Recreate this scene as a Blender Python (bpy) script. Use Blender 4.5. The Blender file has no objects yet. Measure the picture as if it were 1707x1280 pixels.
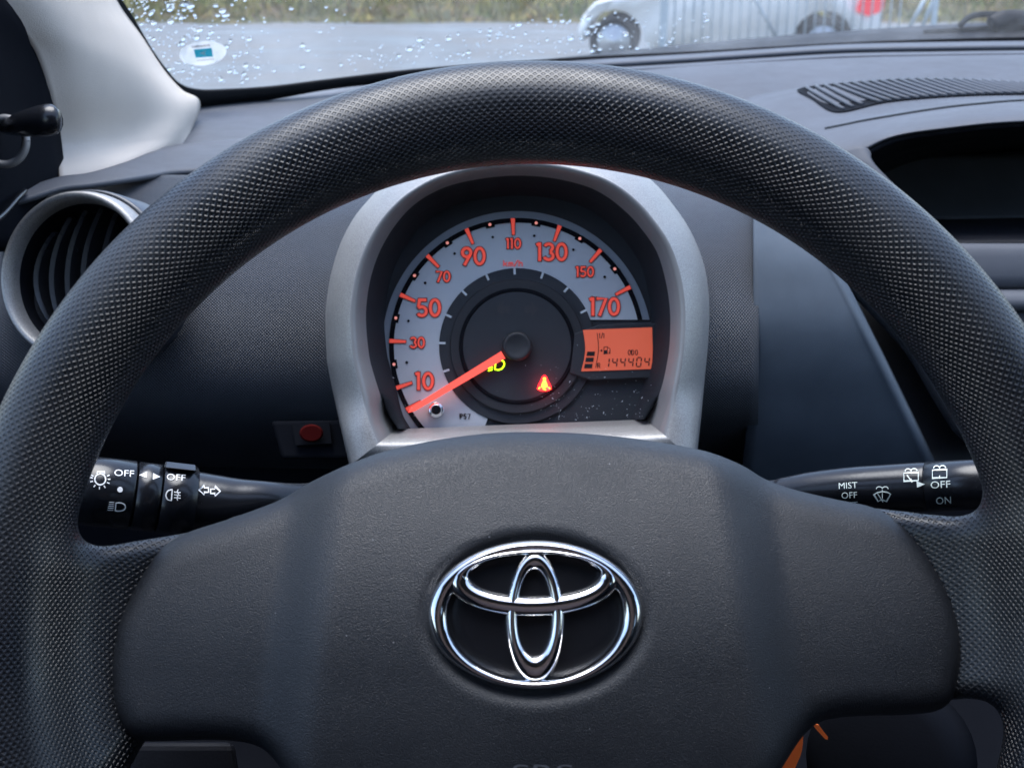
import bpy, math, random
import numpy as np
from mathutils import Vector
from mathutils.bvhtree import BVHTree

random.seed(7)
rng = np.random.default_rng(7)
SC = bpy.context.scene
COL = SC.collection
R = math.radians

# ------------------------------------------------------------------ camera, sky, sun, exposure
FPX = 2000.0                      # focal length in photograph pixels (1707 wide)
CX, CY = 853.5, 640.0
PITCH = R(19.0)
EYE = np.array([0.0, 0.0, 1.12])
cam_d = bpy.data.cameras.new('camera')
cam = bpy.data.objects.new('camera', cam_d)
COL.objects.link(cam)
cam.location = EYE
cam.rotation_euler = (math.pi / 2 - PITCH, 0, 0)
cam_d.sensor_width = 36.0
cam_d.lens = 36.0 * FPX / 1707.0
cam_d.clip_start = 0.02
cam_d.clip_end = 500
cam_d.dof.use_dof = True
cam_d.dof.focus_distance = 0.49
cam_d.dof.aperture_fstop = 22
SC.camera = cam

SUN_EL, SUN_AZ = R(80), R(-28)     # overcast: soft and high, a little left of straight ahead
wld = bpy.data.worlds.new('World'); SC.world = wld; wld.use_nodes = True
wn = wld.node_tree
sky = wn.nodes.new('ShaderNodeTexSky'); sky.sky_type = 'NISHITA'; sky.sun_disc = False
sky.sun_elevation = SUN_EL; sky.sun_rotation = SUN_AZ
sky.air_density = 1.0; sky.dust_density = 1.4; sky.ozone_density = 1.0
bg = wn.nodes['Background']; bg.inputs['Strength'].default_value = 0.15
wn.links.new(sky.outputs[0], bg.inputs['Color'])
sun_d = bpy.data.lights.new('sun', 'SUN'); sun_d.energy = 1.5; sun_d.angle = R(45); sun_d.color = (.94, .97, 1)
sun = bpy.data.objects.new('sun', sun_d); COL.objects.link(sun)
sdir = Vector((math.sin(SUN_AZ) * math.cos(SUN_EL), math.cos(SUN_AZ) * math.cos(SUN_EL), math.sin(SUN_EL)))
sun.rotation_euler = (-sdir).to_track_quat('-Z', 'Y').to_euler()
sun.location = (0, 0, 30)
SC.view_settings.view_transform = 'Standard'; SC.view_settings.look = 'None'
SC.view_settings.gamma = 1; SC.view_settings.exposure = 1.5
SC.view_settings.use_curve_mapping = False
SC.cycles.max_bounces = 8; SC.cycles.transparent_max_bounces = 16
SC.cycles.use_denoising = True

# ------------------------------------------------------------------ pixel -> space helpers
AX = np.array([1.0, 0, 0])
AF = np.array([0, math.cos(PITCH), -math.sin(PITCH)])
AU = np.array([0, math.sin(PITCH), math.cos(PITCH)])
def ray(px, py):
    return AX * ((px - CX) / FPX) + AU * (-(py - CY) / FPX) + AF
def P(px, py, t):
    return EYE + ray(px, py) * t
class Plane:
    """a tilted plane facing the driver; px(...) meets a pixel's ray with the plane lifted by h"""
    def __init__(s, px, py, t, tilt):
        s.o = P(px, py, t); a = tilt
        s.ex = AX.copy(); s.ey = AU * math.cos(a) + AF * math.sin(a)
        s.n = np.cross(s.ex, s.ey)
        if s.n @ AF > 0: s.n = -s.n
    def px(s, x, y, h=0.0):
        r = ray(x, y); o = s.o + s.n * h
        k = ((o - EYE) @ s.n) / (r @ s.n)
        return EYE + r * k
    def loc(s, p):
        d = p - s.o
        return d @ s.ex, d @ s.ey, d @ s.n
    def xy(s, x, y, h):
        return s.o + s.ex * x + s.ey * y + s.n * h
WH = Plane(892.7, 1041.2, 0.3786, R(7.7))      # steering wheel plane, rim centre line radius 0.168
CLU = Plane(862, 577, 0.64, R(4))              # dial plane
RIM_R, RIM_r = 0.168, 0.0169
def ground(px, py, z=0.0):
    r = ray(px, py); return EYE + r * ((z - EYE[2]) / r[2])

# ------------------------------------------------------------------ object helpers
def tag(o, label, cat, group=None, kind=None):
    if label: o['label'] = label
    if cat: o['category'] = cat
    if group: o['group'] = group
    if kind: o['kind'] = kind
    return o
def thing(name, label, cat, loc, group=None):
    o = bpy.data.objects.new(name, None); COL.objects.link(o); o.location = loc
    o.empty_display_size = 0.02
    return tag(o, label, cat, group)
def wloc(o):
    v = np.zeros(3)
    while o is not None:
        v = v + np.array(o.location); o = o.parent
    return v
def obj(name, verts, faces, mat, parent=None, smooth=True, uv=None, bevel=0, solid=0, kind=None):
    """world-space verts -> ONE mesh object"""
    V = np.asarray(verts, float)
    if parent is not None: V = V - wloc(parent)
    else:
        c = V.mean(0); V = V - c
    me = bpy.data.meshes.new(name)
    if not isinstance(faces, list): faces = faces.tolist()
    me.from_pydata(V.tolist(), [], faces)
    if uv is not None:
        l = me.uv_layers.new(name='UVMap')
        idx = np.empty(len(me.loops), np.int32); me.loops.foreach_get('vertex_index', idx)
        l.data.foreach_set('uv', np.asarray(uv, float)[idx].ravel())
    if smooth: me.shade_smooth()
    me.materials.append(mat); me.update()
    o = bpy.data.objects.new(name, me); COL.objects.link(o)
    if parent is not None: o.parent = parent
    else: o.location = c
    if solid:
        m = o.modifiers.new('solid', 'SOLIDIFY'); m.thickness = solid; m.offset = -1
    if bevel:
        m = o.modifiers.new('bevel', 'BEVEL'); m.width = bevel; m.segments = 3; m.limit_method = 'ANGLE'; m.angle_limit = R(40)
    if kind: o['kind'] = kind
    return o
class MB:
    def __init__(s): s.v = []; s.f = []
    def add(s, v, f):
        n = len(s.v); s.v += [np.asarray(a, float) for a in v]; s.f += [[i + n for i in q] for q in f]
    def build(s, name, mat, parent=None, **k):
        return obj(name, np.array(s.v), s.f, mat, parent, **k)
def cr(pts, n, closed=False):
    """Catmull-Rom through pts, n samples per span"""
    p = np.asarray(pts, float); m = len(p); out = []
    spans = m if closed else m - 1
    for i in range(spans):
        g = lambda k: p[k % m] if closed else (p[k] if 0 <= k < m else (2 * p[0] - p[1] if k < 0 else 2 * p[-1] - p[-2]))
        a, b, c, d = g(i - 1), g(i), g(i + 1), g(i + 2)
        for j in range(n):
            t = j / n
            out.append(.5 * (2 * b + (c - a) * t + (2 * a - 5 * b + 4 * c - d) * t * t + (3 * b - a - 3 * c + d) * t ** 3))
    if not closed: out.append(p[-1])
    return np.array(out)
def grid_faces(r, c, closed_c=False, closed_r=False):
    f = []
    for i in range(r if closed_r else r - 1):
        for j in range(c if closed_c else c - 1):
            j2 = (j + 1) % c; i2 = (i + 1) % r
            f.append([i * c + j, i * c + j2, i2 * c + j2, i2 * c + j])
    return f
def patch(name, rows, mat, parent=None, n=6, solid=0, world=False, ext=0, **k):
    """smooth surface through rows of (px, py, t) control points (equal row lengths)"""
    if ext: rows = [list(r) + [(r[-1][0] + ext * .5, r[-1][1], r[-1][2]), (r[-1][0] + ext, r[-1][1], r[-1][2])] for r in rows]
    G = np.array([[q if world else P(*q) for q in r] for r in rows], float)
    G = np.array([cr(r, n) for r in G])
    G = np.array([cr(G[:, j], n) for j in range(G.shape[1])]).transpose(1, 0, 2)
    r, c = G.shape[:2]
    du = np.linalg.norm(np.diff(G, axis=1), axis=2); dv = np.linalg.norm(np.diff(G, axis=0), axis=2)
    u = np.zeros((r, c)); v = np.zeros((r, c))
    u[:, 1:] = np.cumsum(du.mean(0))[None]; v[1:] = np.cumsum(dv.mean(1))[:, None]
    return obj(name, G.reshape(-1, 3), grid_faces(r, c), mat, parent, uv=np.stack([u, v], -1).reshape(-1, 2), solid=solid, **k)
def loft(name, loops, mat, parent=None, closed=True, cap=False, **k):
    L = np.array(loops); r, c = L.shape[:2]
    f = grid_faces(r, c, closed_c=closed)
    if cap: f += [list(range(c))[::-1], [(r - 1) * c + j for j in range(c)]]
    return obj(name, L.reshape(-1, 3), f, mat, parent, **k)
def tube(path, rad, n=12, cap=True):
    p = np.asarray(path, float); rad = np.broadcast_to(np.asarray(rad, float), (len(p),))
    T = np.gradient(p, axis=0); T /= np.linalg.norm(T, axis=1)[:, None]
    up = np.array([0, 0, 1.0]) if abs(T[0][2]) < .9 else np.array([1.0, 0, 0])
    V = []
    for i in range(len(p)):
        a = np.cross(T[i], up); a /= np.linalg.norm(a); b = np.cross(T[i], a); up = np.cross(a, T[i]) 
        for j in range(n):
            w = 2 * math.pi * j / n
            V.append(p[i] + rad[i] * (math.cos(w) * a + math.sin(w) * b))
    f = grid_faces(len(p), n, closed_c=True)
    if cap: f += [list(range(n))[::-1], [(len(p) - 1) * n + j for j in range(n)]]
    return V, f
def box(c, s, rz=0):
    c = np.array(c, float); h = np.array(s, float) / 2; V = []
    for x in (-1, 1):
        for y in (-1, 1):
            for z in (-1, 1):
                q = h * [x, y, z]
                V.append(c + [q[0] * math.cos(rz) - q[1] * math.sin(rz), q[0] * math.sin(rz) + q[1] * math.cos(rz), q[2]])
    return V, [[0, 1, 3, 2], [4, 6, 7, 5], [0, 4, 5, 1], [2, 3, 7, 6], [0, 2, 6, 4], [1, 5, 7, 3]]
def circ(n, a=1, b=None, c=(0, 0), ph=0):
    b = a if b is None else b
    return [(c[0] + a * math.cos(ph + 2 * math.pi * i / n), c[1] + b * math.sin(ph + 2 * math.pi * i / n)) for i in range(n)]

# ------------------------------------------------------------------ surface nets on a distance grid
def surface_nets(F, org, st, smooth=3):
    nx, ny, nz = F.shape
    S = F < 0
    acc = np.zeros((nx - 1, ny - 1, nz - 1, 3)); cnt = np.zeros((nx - 1, ny - 1, nz - 1))
    def sl(o): return tuple(slice(o[k], F.shape[k] - 1 + o[k]) for k in range(3))
    cs = [(i, j, k) for i in (0, 1) for j in (0, 1) for k in (0, 1)]
    for a in cs:
        for ax in range(3):
            if a[ax]: continue
            b = list(a); b[ax] = 1; b = tuple(b)
            fa, fb = F[sl(a)], F[sl(b)]
            m = (fa < 0) != (fb < 0)
            t = np.where(m, fa / np.where(m, fa - fb, 1), 0)
            for q in range(3):
                acc[..., q] += np.where(m, a[q] + (t if q == ax else 0), 0)
            cnt += m
    act = cnt > 0
    idx = -np.ones(act.shape, np.int64); idx[act] = np.arange(act.sum())
    ii = np.argwhere(act)
    V = (ii + acc[act] / cnt[act][:, None]) * st + np.asarray(org)
    quads = []
    for ax in range(3):
        o1, o2 = [q for q in range(3) if q != ax]
        lo = [slice(None)] * 3; hi = [slice(None)] * 3
        lo[ax] = slice(0, -1); hi[ax] = slice(1, None)
        ch = S[tuple(lo)] != S[tuple(hi)]; ins = S[tuple(lo)]
        e = np.argwhere(ch)
        e = e[(e[:, o1] > 0) & (e[:, o2] > 0) & (e[:, o1] < F.shape[o1] - 1) & (e[:, o2] < F.shape[o2] - 1)]
        d1 = np.zeros(3, int); d1[o1] = 1; d2 = np.zeros(3, int); d2[o2] = 1
        g = lambda c: idx[c[:, 0], c[:, 1], c[:, 2]]
        q = np.stack([g(e - d1 - d2), g(e - d2), g(e), g(e - d1)], 1)
        flip = ins[e[:, 0], e[:, 1], e[:, 2]]
        if ax == 1: flip = ~flip
        q[~flip] = q[~flip][:, ::-1]
        quads.append(q)
    Q = np.concatenate(quads); Q = Q[(Q >= 0).all(1)]
    E = np.concatenate([Q[:, [0, 1]], Q[:, [1, 2]], Q[:, [2, 3]], Q[:, [3, 0]]])
    dg = np.bincount(E.ravel(), minlength=len(V)).astype(float)
    for it in range(smooth * 2):                       # Taubin: no shrinkage
        A = np.zeros_like(V)
        for q in range(3):
            A[:, q] = np.bincount(E[:, 0], V[E[:, 1], q], len(V)) + np.bincount(E[:, 1], V[E[:, 0], q], len(V))
        V = V + (.5 if it % 2 == 0 else -.51) * (A / np.maximum(dg, 1)[:, None] - V)
    return V, Q
def poly_sdf(X, Y, poly):
    p = np.asarray(poly, float); d = np.full(X.shape, 1e9); ins = np.zeros(X.shape, bool)
    for i in range(len(p)):
        a, b = p[i], p[(i + 1) % len(p)]
        e = b - a; wx, wy = X - a[0], Y - a[1]
        t = np.clip((wx * e[0] + wy * e[1]) / (e @ e + 1e-18), 0, 1)
        d = np.minimum(d, np.hypot(wx - e[0] * t, wy - e[1] * t))
        c = ((a[1] > Y) != (b[1] > Y))
        with np.errstate(divide='ignore', invalid='ignore'):
            ins ^= c & (X < (b[0] - a[0]) * (Y - a[1]) / (b[1] - a[1] + 1e-18) + a[0])
    return np.where(ins, -d, d)
def smin(a, b, k):
    h = np.clip(.5 + .5 * (b - a) / k, 0, 1)
    return b * (1 - h) + a * h - k * h * (1 - h)
def smax(a, b, k): return -smin(-a, -b, k)
def sstep(x, a, b):
    t = np.clip((x - a) / (b - a), 0, 1); return t * t * (3 - 2 * t)

# ------------------------------------------------------------------ materials
def mat(name):
    m = bpy.data.materials.new(name); m.use_nodes = True
    return m, m.node_tree, m.node_tree.nodes['Principled BSDF']
def N(nt, t, **k):
    n = nt.nodes.new(t)
    for a, b in k.items(): setattr(n, a, b)
    return n
def math_n(nt, op, a, b=None, c=None):
    n = N(nt, 'ShaderNodeMath', operation=op)
    for i, x in enumerate((a, b, c)):
        if x is None: continue
        if isinstance(x, (int, float)): n.inputs[i].default_value = x
        else: nt.links.new(x, n.inputs[i])
    return n.outputs[0]
def noise(nt, vec, scale, detail=3, rough=.5):
    n = N(nt, 'ShaderNodeTexNoise'); n.inputs['Scale'].default_value = scale
    n.inputs['Detail'].default_value = detail; n.inputs['Roughness'].default_value = rough
    nt.links.new(vec, n.inputs['Vector']); return n.outputs[0]
def ramp(nt, fac, stops):
    n = N(nt, 'ShaderNodeValToRGB'); e = n.color_ramp.elements
    while len(e) < len(stops): e.new(.5)
    for q, (p, c) in zip(e, stops):
        q.position = p; q.color = (*c, 1)
    nt.links.new(fac, n.inputs[0]); return n.outputs[0]
def bump(nt, bs, h, strength, dist, normal=None):
    b = N(nt, 'ShaderNodeBump'); b.inputs['Strength'].default_value = strength; b.inputs['Distance'].default_value = dist
    nt.links.new(h, b.inputs['Height'])
    if normal is not None: nt.links.new(normal, b.inputs['Normal'])
    nt.links.new(b.outputs[0], bs.inputs['Normal']); return b.outputs[0]
def plastic(name, col, rough=.5, grain=None, wear=.12, spec=.5, metal=0, coat=0, flake=0):
    """grain: (scale per metre, bump distance) of a fine moulded texture"""
    m, nt, bs = mat(name)
    tc = N(nt, 'ShaderNodeTexCoord').outputs['Object']
    n1 = noise(nt, tc, 14, 4, .6)
    d = tuple(c * (1 - wear) for c in col); l = tuple(min(1, c * (1 + wear)) for c in col)
    c0 = ramp(nt, n1, [(.3, d), (.7, l)])
    if flake:
        fk = N(nt, 'ShaderNodeMix', data_type='RGBA', blend_type='MULTIPLY'); fk.inputs[0].default_value = 1
        nt.links.new(c0, fk.inputs[6]); nt.links.new(ramp(nt, noise(nt, tc, 1700, 2, .7), [(.3, (1 - flake,) * 3), (.7, (1 + flake,) * 3)]), fk.inputs[7]); c0 = fk.outputs[2]
    if name.startswith('dash'): specks(nt, bs, c0, 130, .04)
    else: nt.links.new(c0, bs.inputs['Base Color'])
    r = ramp(nt, noise(nt, tc, 40, 4, .65), [(.3, (rough - .06,) * 3), (.75, (min(1, rough + .08),) * 3)])
    nt.links.new(r, bs.inputs['Roughness'])
    bs.inputs['Metallic'].default_value = metal
    bs.inputs['Specular IOR Level'].default_value = spec
    bs.inputs['Coat Weight'].default_value = coat
    if grain:
        bump(nt, bs, noise(nt, tc, grain[0], 3, .6), 1.0, grain[1])
    return m
def specks(nt, bs, col, scale, size, tint=(.34, .35, .37)):
    """sparse lint and dust specks with a shape of their own"""
    tc = N(nt, 'ShaderNodeTexCoord').outputs['Object']
    vo = N(nt, 'ShaderNodeTexVoronoi'); vo.inputs['Scale'].default_value = scale; nt.links.new(tc, vo.inputs['Vector'])
    a = math_n(nt, 'LESS_THAN', vo.outputs['Distance'], size)
    sp = N(nt, 'ShaderNodeSeparateColor'); nt.links.new(vo.outputs['Color'], sp.inputs[0])
    f = math_n(nt, 'MULTIPLY', a, math_n(nt, 'MULTIPLY', math_n(nt, 'GREATER_THAN', sp.outputs[0], .55), sp.outputs[1]))
    mx = N(nt, 'ShaderNodeMix', data_type='RGBA'); nt.links.new(f, mx.inputs[0]); nt.links.new(col, mx.inputs[6]); mx.inputs[7].default_value = (*tint, 1)
    nt.links.new(mx.outputs[2], bs.inputs['Base Color'])
def uv_relief(name, col, rough, pitch, depth, kind, spec=.5):
    """moulded diamond knurl or round dots, laid out on the metre-scaled UV of the part"""
    m, nt, bs = mat(name)
    uv = N(nt, 'ShaderNodeUVMap').outputs[0]
    sp = N(nt, 'ShaderNodeSeparateXYZ'); nt.links.new(uv, sp.inputs[0])
    u, v = sp.outputs[0], sp.outputs[1]
    k = math.pi / pitch
    a = math_n(nt, 'MULTIPLY', math_n(nt, 'ADD', u, v), k)
    b = math_n(nt, 'MULTIPLY', math_n(nt, 'SUBTRACT', u, v), k)
    ca = math_n(nt, 'ABSOLUTE', math_n(nt, 'COSINE', a)); cb = math_n(nt, 'ABSOLUTE', math_n(nt, 'COSINE', b))
    if kind == 'knurl':          # square pits in a raised net
        mn = math_n(nt, 'MINIMUM', ca, cb)
        s = N(nt, 'ShaderNodeMapRange', interpolation_type='SMOOTHSTEP')
        s.inputs['From Min'].default_value = .48; s.inputs['From Max'].default_value = .86
        nt.links.new(mn, s.inputs[0]); h = math_n(nt, 'SUBTRACT', 1.0, s.outputs[0])
    else:
        h = math_n(nt, 'POWER', math_n(nt, 'MULTIPLY', ca, cb), .7)
    tc = N(nt, 'ShaderNodeTexCoord').outputs['Object']
    b1 = N(nt, 'ShaderNodeBump'); b1.inputs['Strength'].default_value = 1; b1.inputs['Distance'].default_value = depth
    nt.links.new(h, b1.inputs['Height'])
    b2 = N(nt, 'ShaderNodeBump'); b2.inputs['Strength'].default_value = .5; b2.inputs['Distance'].default_value = .00008
    nt.links.new(noise(nt, tc, 2500, 2), b2.inputs['Height']); nt.links.new(b1.outputs[0], b2.inputs['Normal'])
    nt.links.new(b2.outputs[0], bs.inputs['Normal'])
    w = noise(nt, tc, 22, 4, .6)
    nt.links.new(ramp(nt, w, [(.3, tuple(c * .85 for c in col)), (.7, tuple(c * 1.15 for c in col))]), bs.inputs['Base Color'])
    nt.links.new(ramp(nt, noise(nt, tc, 35, 3), [(.3, (rough - .10,) * 3), (.7, (rough + .10,) * 3)]), bs.inputs['Roughness'])
    bs.inputs['Specular IOR Level'].default_value = spec
    return m
def flat(name, col, rough=.6, emit=0, emit_col=None, metal=0):
    m, nt, bs = mat(name)
    tc = N(nt, 'ShaderNodeTexCoord').outputs['Object']
    nt.links.new(ramp(nt, noise(nt, tc, 60, 3), [(.3, tuple(c * .93 for c in col)), (.7, tuple(min(1, c * 1.05) for c in col))]), bs.inputs['Base Color'])
    bs.inputs['Roughness'].default_value = rough; bs.inputs['Metallic'].default_value = metal
    if emit:
        bs.inputs['Emission Color'].default_value = (*(emit_col or col), 1); bs.inputs['Emission Strength'].default_value = emit
    return m
def leather_pad():
    m, nt, bs = mat('pad_plastic')
    tc = N(nt, 'ShaderNodeTexCoord').outputs['Object']
    wv = N(nt, 'ShaderNodeVectorMath', operation='ADD')
    ns = N(nt, 'ShaderNodeTexNoise'); ns.inputs['Scale'].default_value = 900; nt.links.new(tc, ns.inputs['Vector'])
    sc = N(nt, 'ShaderNodeVectorMath', operation='SCALE'); sc.inputs['Scale'].default_value = .0006
    nt.links.new(ns.outputs['Color'], sc.inputs[0]); nt.links.new(tc, wv.inputs[0]); nt.links.new(sc.outputs[0], wv.inputs[1])
    vo = N(nt, 'ShaderNodeTexVoronoi', feature='SMOOTH_F1'); vo.inputs['Scale'].default_value = 3000; vo.inputs['Smoothness'].default_value = .6
    nt.links.new(wv.outputs[0], vo.inputs['Vector'])
    b1 = N(nt, 'ShaderNodeBump'); b1.inputs['Strength'].default_value = 1; b1.inputs['Distance'].default_value = .00013; b1.invert = True
    nt.links.new(vo.outputs['Distance'], b1.inputs['Height'])
    b2 = N(nt, 'ShaderNodeBump'); b2.inputs['Strength'].default_value = .6; b2.inputs['Distance'].default_value = .00012
    nt.links.new(noise(nt, tc, 4000, 3, .6), b2.inputs['Height']); nt.links.new(b1.outputs[0], b2.inputs['Normal'])
    nt.links.new(b2.outputs[0], bs.inputs['Normal'])
    specks(nt, bs, ramp(nt, noise(nt, tc, 30, 5, .6), [(.3, (.008, .010, .014)), (.7, (.012, .015, .020))]), 160, .035)
    nt.links.new(ramp(nt, noise(nt, tc, 18, 5, .7), [(.3, (.40,) * 3), (.7, (.54,) * 3)]), bs.inputs['Roughness'])
    bs.inputs['Specular IOR Level'].default_value = .70
    return m
M = {}
M['knurl'] = uv_relief('rim_knurl', (.007, .009, .013), .36, .0026, .0010, 'knurl', .75)
M['dots'] = uv_relief('dash_dots', (.042, .049, .063), .42, .0018, .0006, 'dots', .6)
M['weave'] = uv_relief('panel_weave', (.085, .11, .14), .62, .0011, .00009, 'dots', .35)
M['pad'] = leather_pad()
M['dash'] = plastic('dash_plastic', (.082, .089, .105), .58, (1500, .00012), spec=.4)
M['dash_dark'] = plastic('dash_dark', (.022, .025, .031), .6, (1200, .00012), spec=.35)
M['pocket'] = uv_relief('pocket_dots', (.050, .056, .066), .6, .0021, .0002, 'dots', .3)
M['black'] = plastic('black_plastic', (.008, .009, .013), .6, (900, .0001), spec=.18)
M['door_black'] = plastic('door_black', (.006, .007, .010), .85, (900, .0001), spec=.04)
M['shroud'] = plastic('shroud_plastic', (.016, .019, .025), .7, spec=.3)
M['gloss_black'] = plastic('stalk_plastic', (.008, .009, .012), .22, (700, .00003), spec=.5)
M['blade'] = plastic('vent_blade', (.016, .018, .022), .30, spec=.6)
M['rubber'] = plastic('rubber', (.006, .007, .009), .7, spec=.15)
M['silver'] = plastic('satin_silver', (.34, .337, .33), .46, (2200, .00012), metal=.45, wear=.08, flake=.28)
M['lip'] = plastic('satin_grey', (.27, .27, .27), .5, (2600, .00006), metal=.4, wear=.08)
M['cream'] = plastic('pillar_trim', (.57, .515, .455), .85, (1400, .0003), wear=.05, spec=.25)
M['seat_reflector'] = plastic('reflector_cloth', (.24, .16, .14), .9, (500, .0004), wear=.2, spec=.1)  # warm tone stands in for skin mirrored in the chrome
M['headliner'] = plastic('headliner', (.12, .12, .125), .9, (300, .0005), wear=.06, spec=.1)
M['chrome'] = plastic('chrome', (.88, .88, .89), .09, metal=1, wear=.02)
M['emblem_black'] = plastic('emblem_backing', (.006, .007, .010), .35, (900, .00005))
M['dial'] = plastic('dial_silver', (.60, .625, .655), .45, metal=.25, wear=.03)
M['dial_rim'] = plastic('dial_rim_grey', (.26, .29, .33), .5, metal=.2, wear=.03)
M['dial_dark'] = plastic('dial_charcoal', (.017, .021, .028), .6, wear=.08)
M['dial_mid'] = plastic('dial_inner', (.014, .016, .021), .6, wear=.08)
M['print_black'] = plastic('print_black', (.005, .006, .009), .8, spec=.08)
M['ghost'] = flat('unlit_symbol', (.030, .030, .036), .7)
M['red_fill'] = flat('red_fill', (.62, .07, .05), .55, .16, (1, .10, .06))
M['red_line'] = flat('red_outline', (.16, .008, .012), .6)
M['red_thin'] = flat('red_print', (.55, .07, .06), .6, .12, (1, .1, .08))
M['pink'] = flat('dot_pink', (.70, .25, .22), .5, .2, (1, .35, .28))
M['needle'] = flat('needle_red', (.70, .05, .04), .45, .42, (1, .10, .07))
M['tick_white'] = flat('tick_white', (.45, .50, .56), .5, .05)
M['lcd_ink'] = flat('lcd_ink', (.010, .006, .008), .5)
M['green'] = flat('icon_green', (.3, .8, .02), .5, 1.6, (.42, 1, .01))
M['icon_red'] = flat('icon_red', (.9, .1, .02), .5, 5, (1, .10, .01))
M['icon_halo'] = flat('icon_red_halo', (.9, .02, .02), .5, 1.4, (1, .015, .02))  # emissive red that paints the halo round the lit icon
M['print_white'] = flat('print_white', (.92, .93, .93), .5)
M['print_green'] = flat('print_pale', (.80, .88, .82), .5)
M['orange'] = flat('orange_strap', (.95, .19, .04), .45)
M['button_red'] = plastic('button_red', (.05, .004, .004), .85, spec=.05)
def film(name, col):
    m, nt, bs = mat(name); nt.nodes.remove(bs)
    d = N(nt, 'ShaderNodeBsdfDiffuse'); t = N(nt, 'ShaderNodeBsdfTranslucent'); mx = N(nt, 'ShaderNodeMixShader')
    tc = N(nt, 'ShaderNodeTexCoord').outputs['Object']
    c = ramp(nt, noise(nt, tc, 200, 3), [(.3, tuple(q * .94 for q in col)), (.7, col)])
    nt.links.new(c, d.inputs[0]); nt.links.new(c, t.inputs[0]); mx.inputs[0].default_value = .6
    nt.links.new(d.outputs[0], mx.inputs[1]); nt.links.new(t.outputs[0], mx.inputs[2]); nt.links.new(mx.outputs[0], nt.nodes['Material Output'].inputs[0])
    return m
M['sticker'] = film('sticker_white', (.72, .74, .74))
M['sticker_blue'] = film('sticker_blue', (.05, .42, .54))
M['sticker_text'] = film('sticker_text', (.26, .20, .21))
M['dust'] = flat('dust', (.5, .52, .55), .8)
M['white_paint'] = plastic('white_car_paint', (.93, .93, .92), .5, wear=.02, spec=.25)
M['red_paint'] = plastic('red_paint', (.55, .06, .035), .3, wear=.05)
M['tail'] = flat('tail_lamp', (.65, .02, .04), .2, .15, (1, .03, .06))
M['gate'] = plastic('galvanised', (.36, .42, .46), .5, metal=.3)
M['tyre'] = plastic('tyre', (.02, .02, .022), .85)
M['alloy'] = plastic('alloy', (.45, .46, .48), .35, metal=.7)
M['car_glass'] = plastic('car_glass', (.02, .025, .03), .08)
def lcd_mat():
    m, nt, bs = mat('lcd_backlight')
    tc = N(nt, 'ShaderNodeTexCoord').outputs['Object']
    nt.links.new(ramp(nt, noise(nt, tc, 25, 2), [(.3, (.40, .085, .05)), (.7, (.46, .10, .06))]), bs.inputs['Base Color'])
    bs.inputs['Emission Color'].default_value = (1, .16, .07, 1); bs.inputs['Emission Strength'].default_value = .13
    bs.inputs['Roughness'].default_value = .4
    return m
M['lcd'] = lcd_mat()
def glass_sheet(name, gloss, haze, tint=(1, 1, 1), scale=9):
    m, nt, bs = mat(name); nt.nodes.remove(bs)
    out = nt.nodes['Material Output']
    tr = N(nt, 'ShaderNodeBsdfTransparent'); tr.inputs[0].default_value = (*tint, 1)
    gl = N(nt, 'ShaderNodeBsdfGlossy'); gl.inputs['Roughness'].default_value = .02
    df = N(nt, 'ShaderNodeBsdfTranslucent'); df.inputs[0].default_value = (.85, .88, .9, 1)
    fr = N(nt, 'ShaderNodeFresnel'); fr.inputs[0].default_value = 1.45
    m1 = N(nt, 'ShaderNodeMixShader'); m2 = N(nt, 'ShaderNodeMixShader')
    nt.links.new(math_n(nt, 'MULTIPLY', fr.outputs[0], gloss), m1.inputs[0])
    nt.links.new(tr.outputs[0], m1.inputs[1]); nt.links.new(gl.outputs[0], m1.inputs[2])
    tc = N(nt, 'ShaderNodeTexCoord').outputs['Object']
    h = ramp(nt, noise(nt, tc, scale, 5, .7), [(.38, (haze * .25,) * 3), (.72, (haze,) * 3)])
    nt.links.new(h, m2.inputs[0]); nt.links.new(m1.outputs[0], m2.inputs[1]); nt.links.new(df.outputs[0], m2.inputs[2])
    nt.links.new(m2.outputs[0], out.inputs[0])
    return m
M['windscreen'] = glass_sheet('windscreen_glass', .6, .13)
M['lens'] = glass_sheet('cluster_lens', .30, .012, scale=60)
def water_mat():
    m, nt, bs = mat('water_drop')
    bs.inputs['Base Color'].default_value = (.96, .98, 1, 1); bs.inputs['Roughness'].default_value = .02
    bs.inputs['IOR'].default_value = 1.33; bs.inputs['Transmission Weight'].default_value = 1
    return m
M['water'] = water_mat()
def ground_mat():
    m, nt, bs = mat('wet_asphalt')
    tc = N(nt, 'ShaderNodeTexCoord').outputs['Object']
    n = noise(nt, tc, .35, 6, .65); n2 = noise(nt, tc, 40, 3)
    c = ramp(nt, n, [(.3, (.070, .071, .070)), (.5, (.105, .105, .102)), (.72, (.15, .147, .14))])
    nt.links.new(c, bs.inputs['Base Color'])
    nt.links.new(ramp(nt, n, [(.35, (.32,) * 3), (.62, (.72,) * 3)]), bs.inputs['Roughness'])
    bs.inputs['Specular IOR Level'].default_value = .4
    bump(nt, bs, n2, .8, .01)
    return m
M['road'] = ground_mat()
def verge_mat():
    m, nt, bs = mat('verge_scrub')
    tc = N(nt, 'ShaderNodeTexCoord').outputs['Object']
    n = noise(nt, tc, .5, 8, .7)
    nt.links.new(ramp(nt, n, [(.28, (.05, .035, .02)), (.42, (.13, .085, .03)), (.52, (.07, .075, .018)), (.64, (.17, .135, .05)), (.78, (.08, .09, .03))]), bs.inputs['Base Color'])
    bs.inputs['Roughness'].default_value = .95
    bump(nt, bs, noise(nt, tc, 9, 6, .7), 1, .15)
    return m
M['verge'] = verge_mat()
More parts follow.
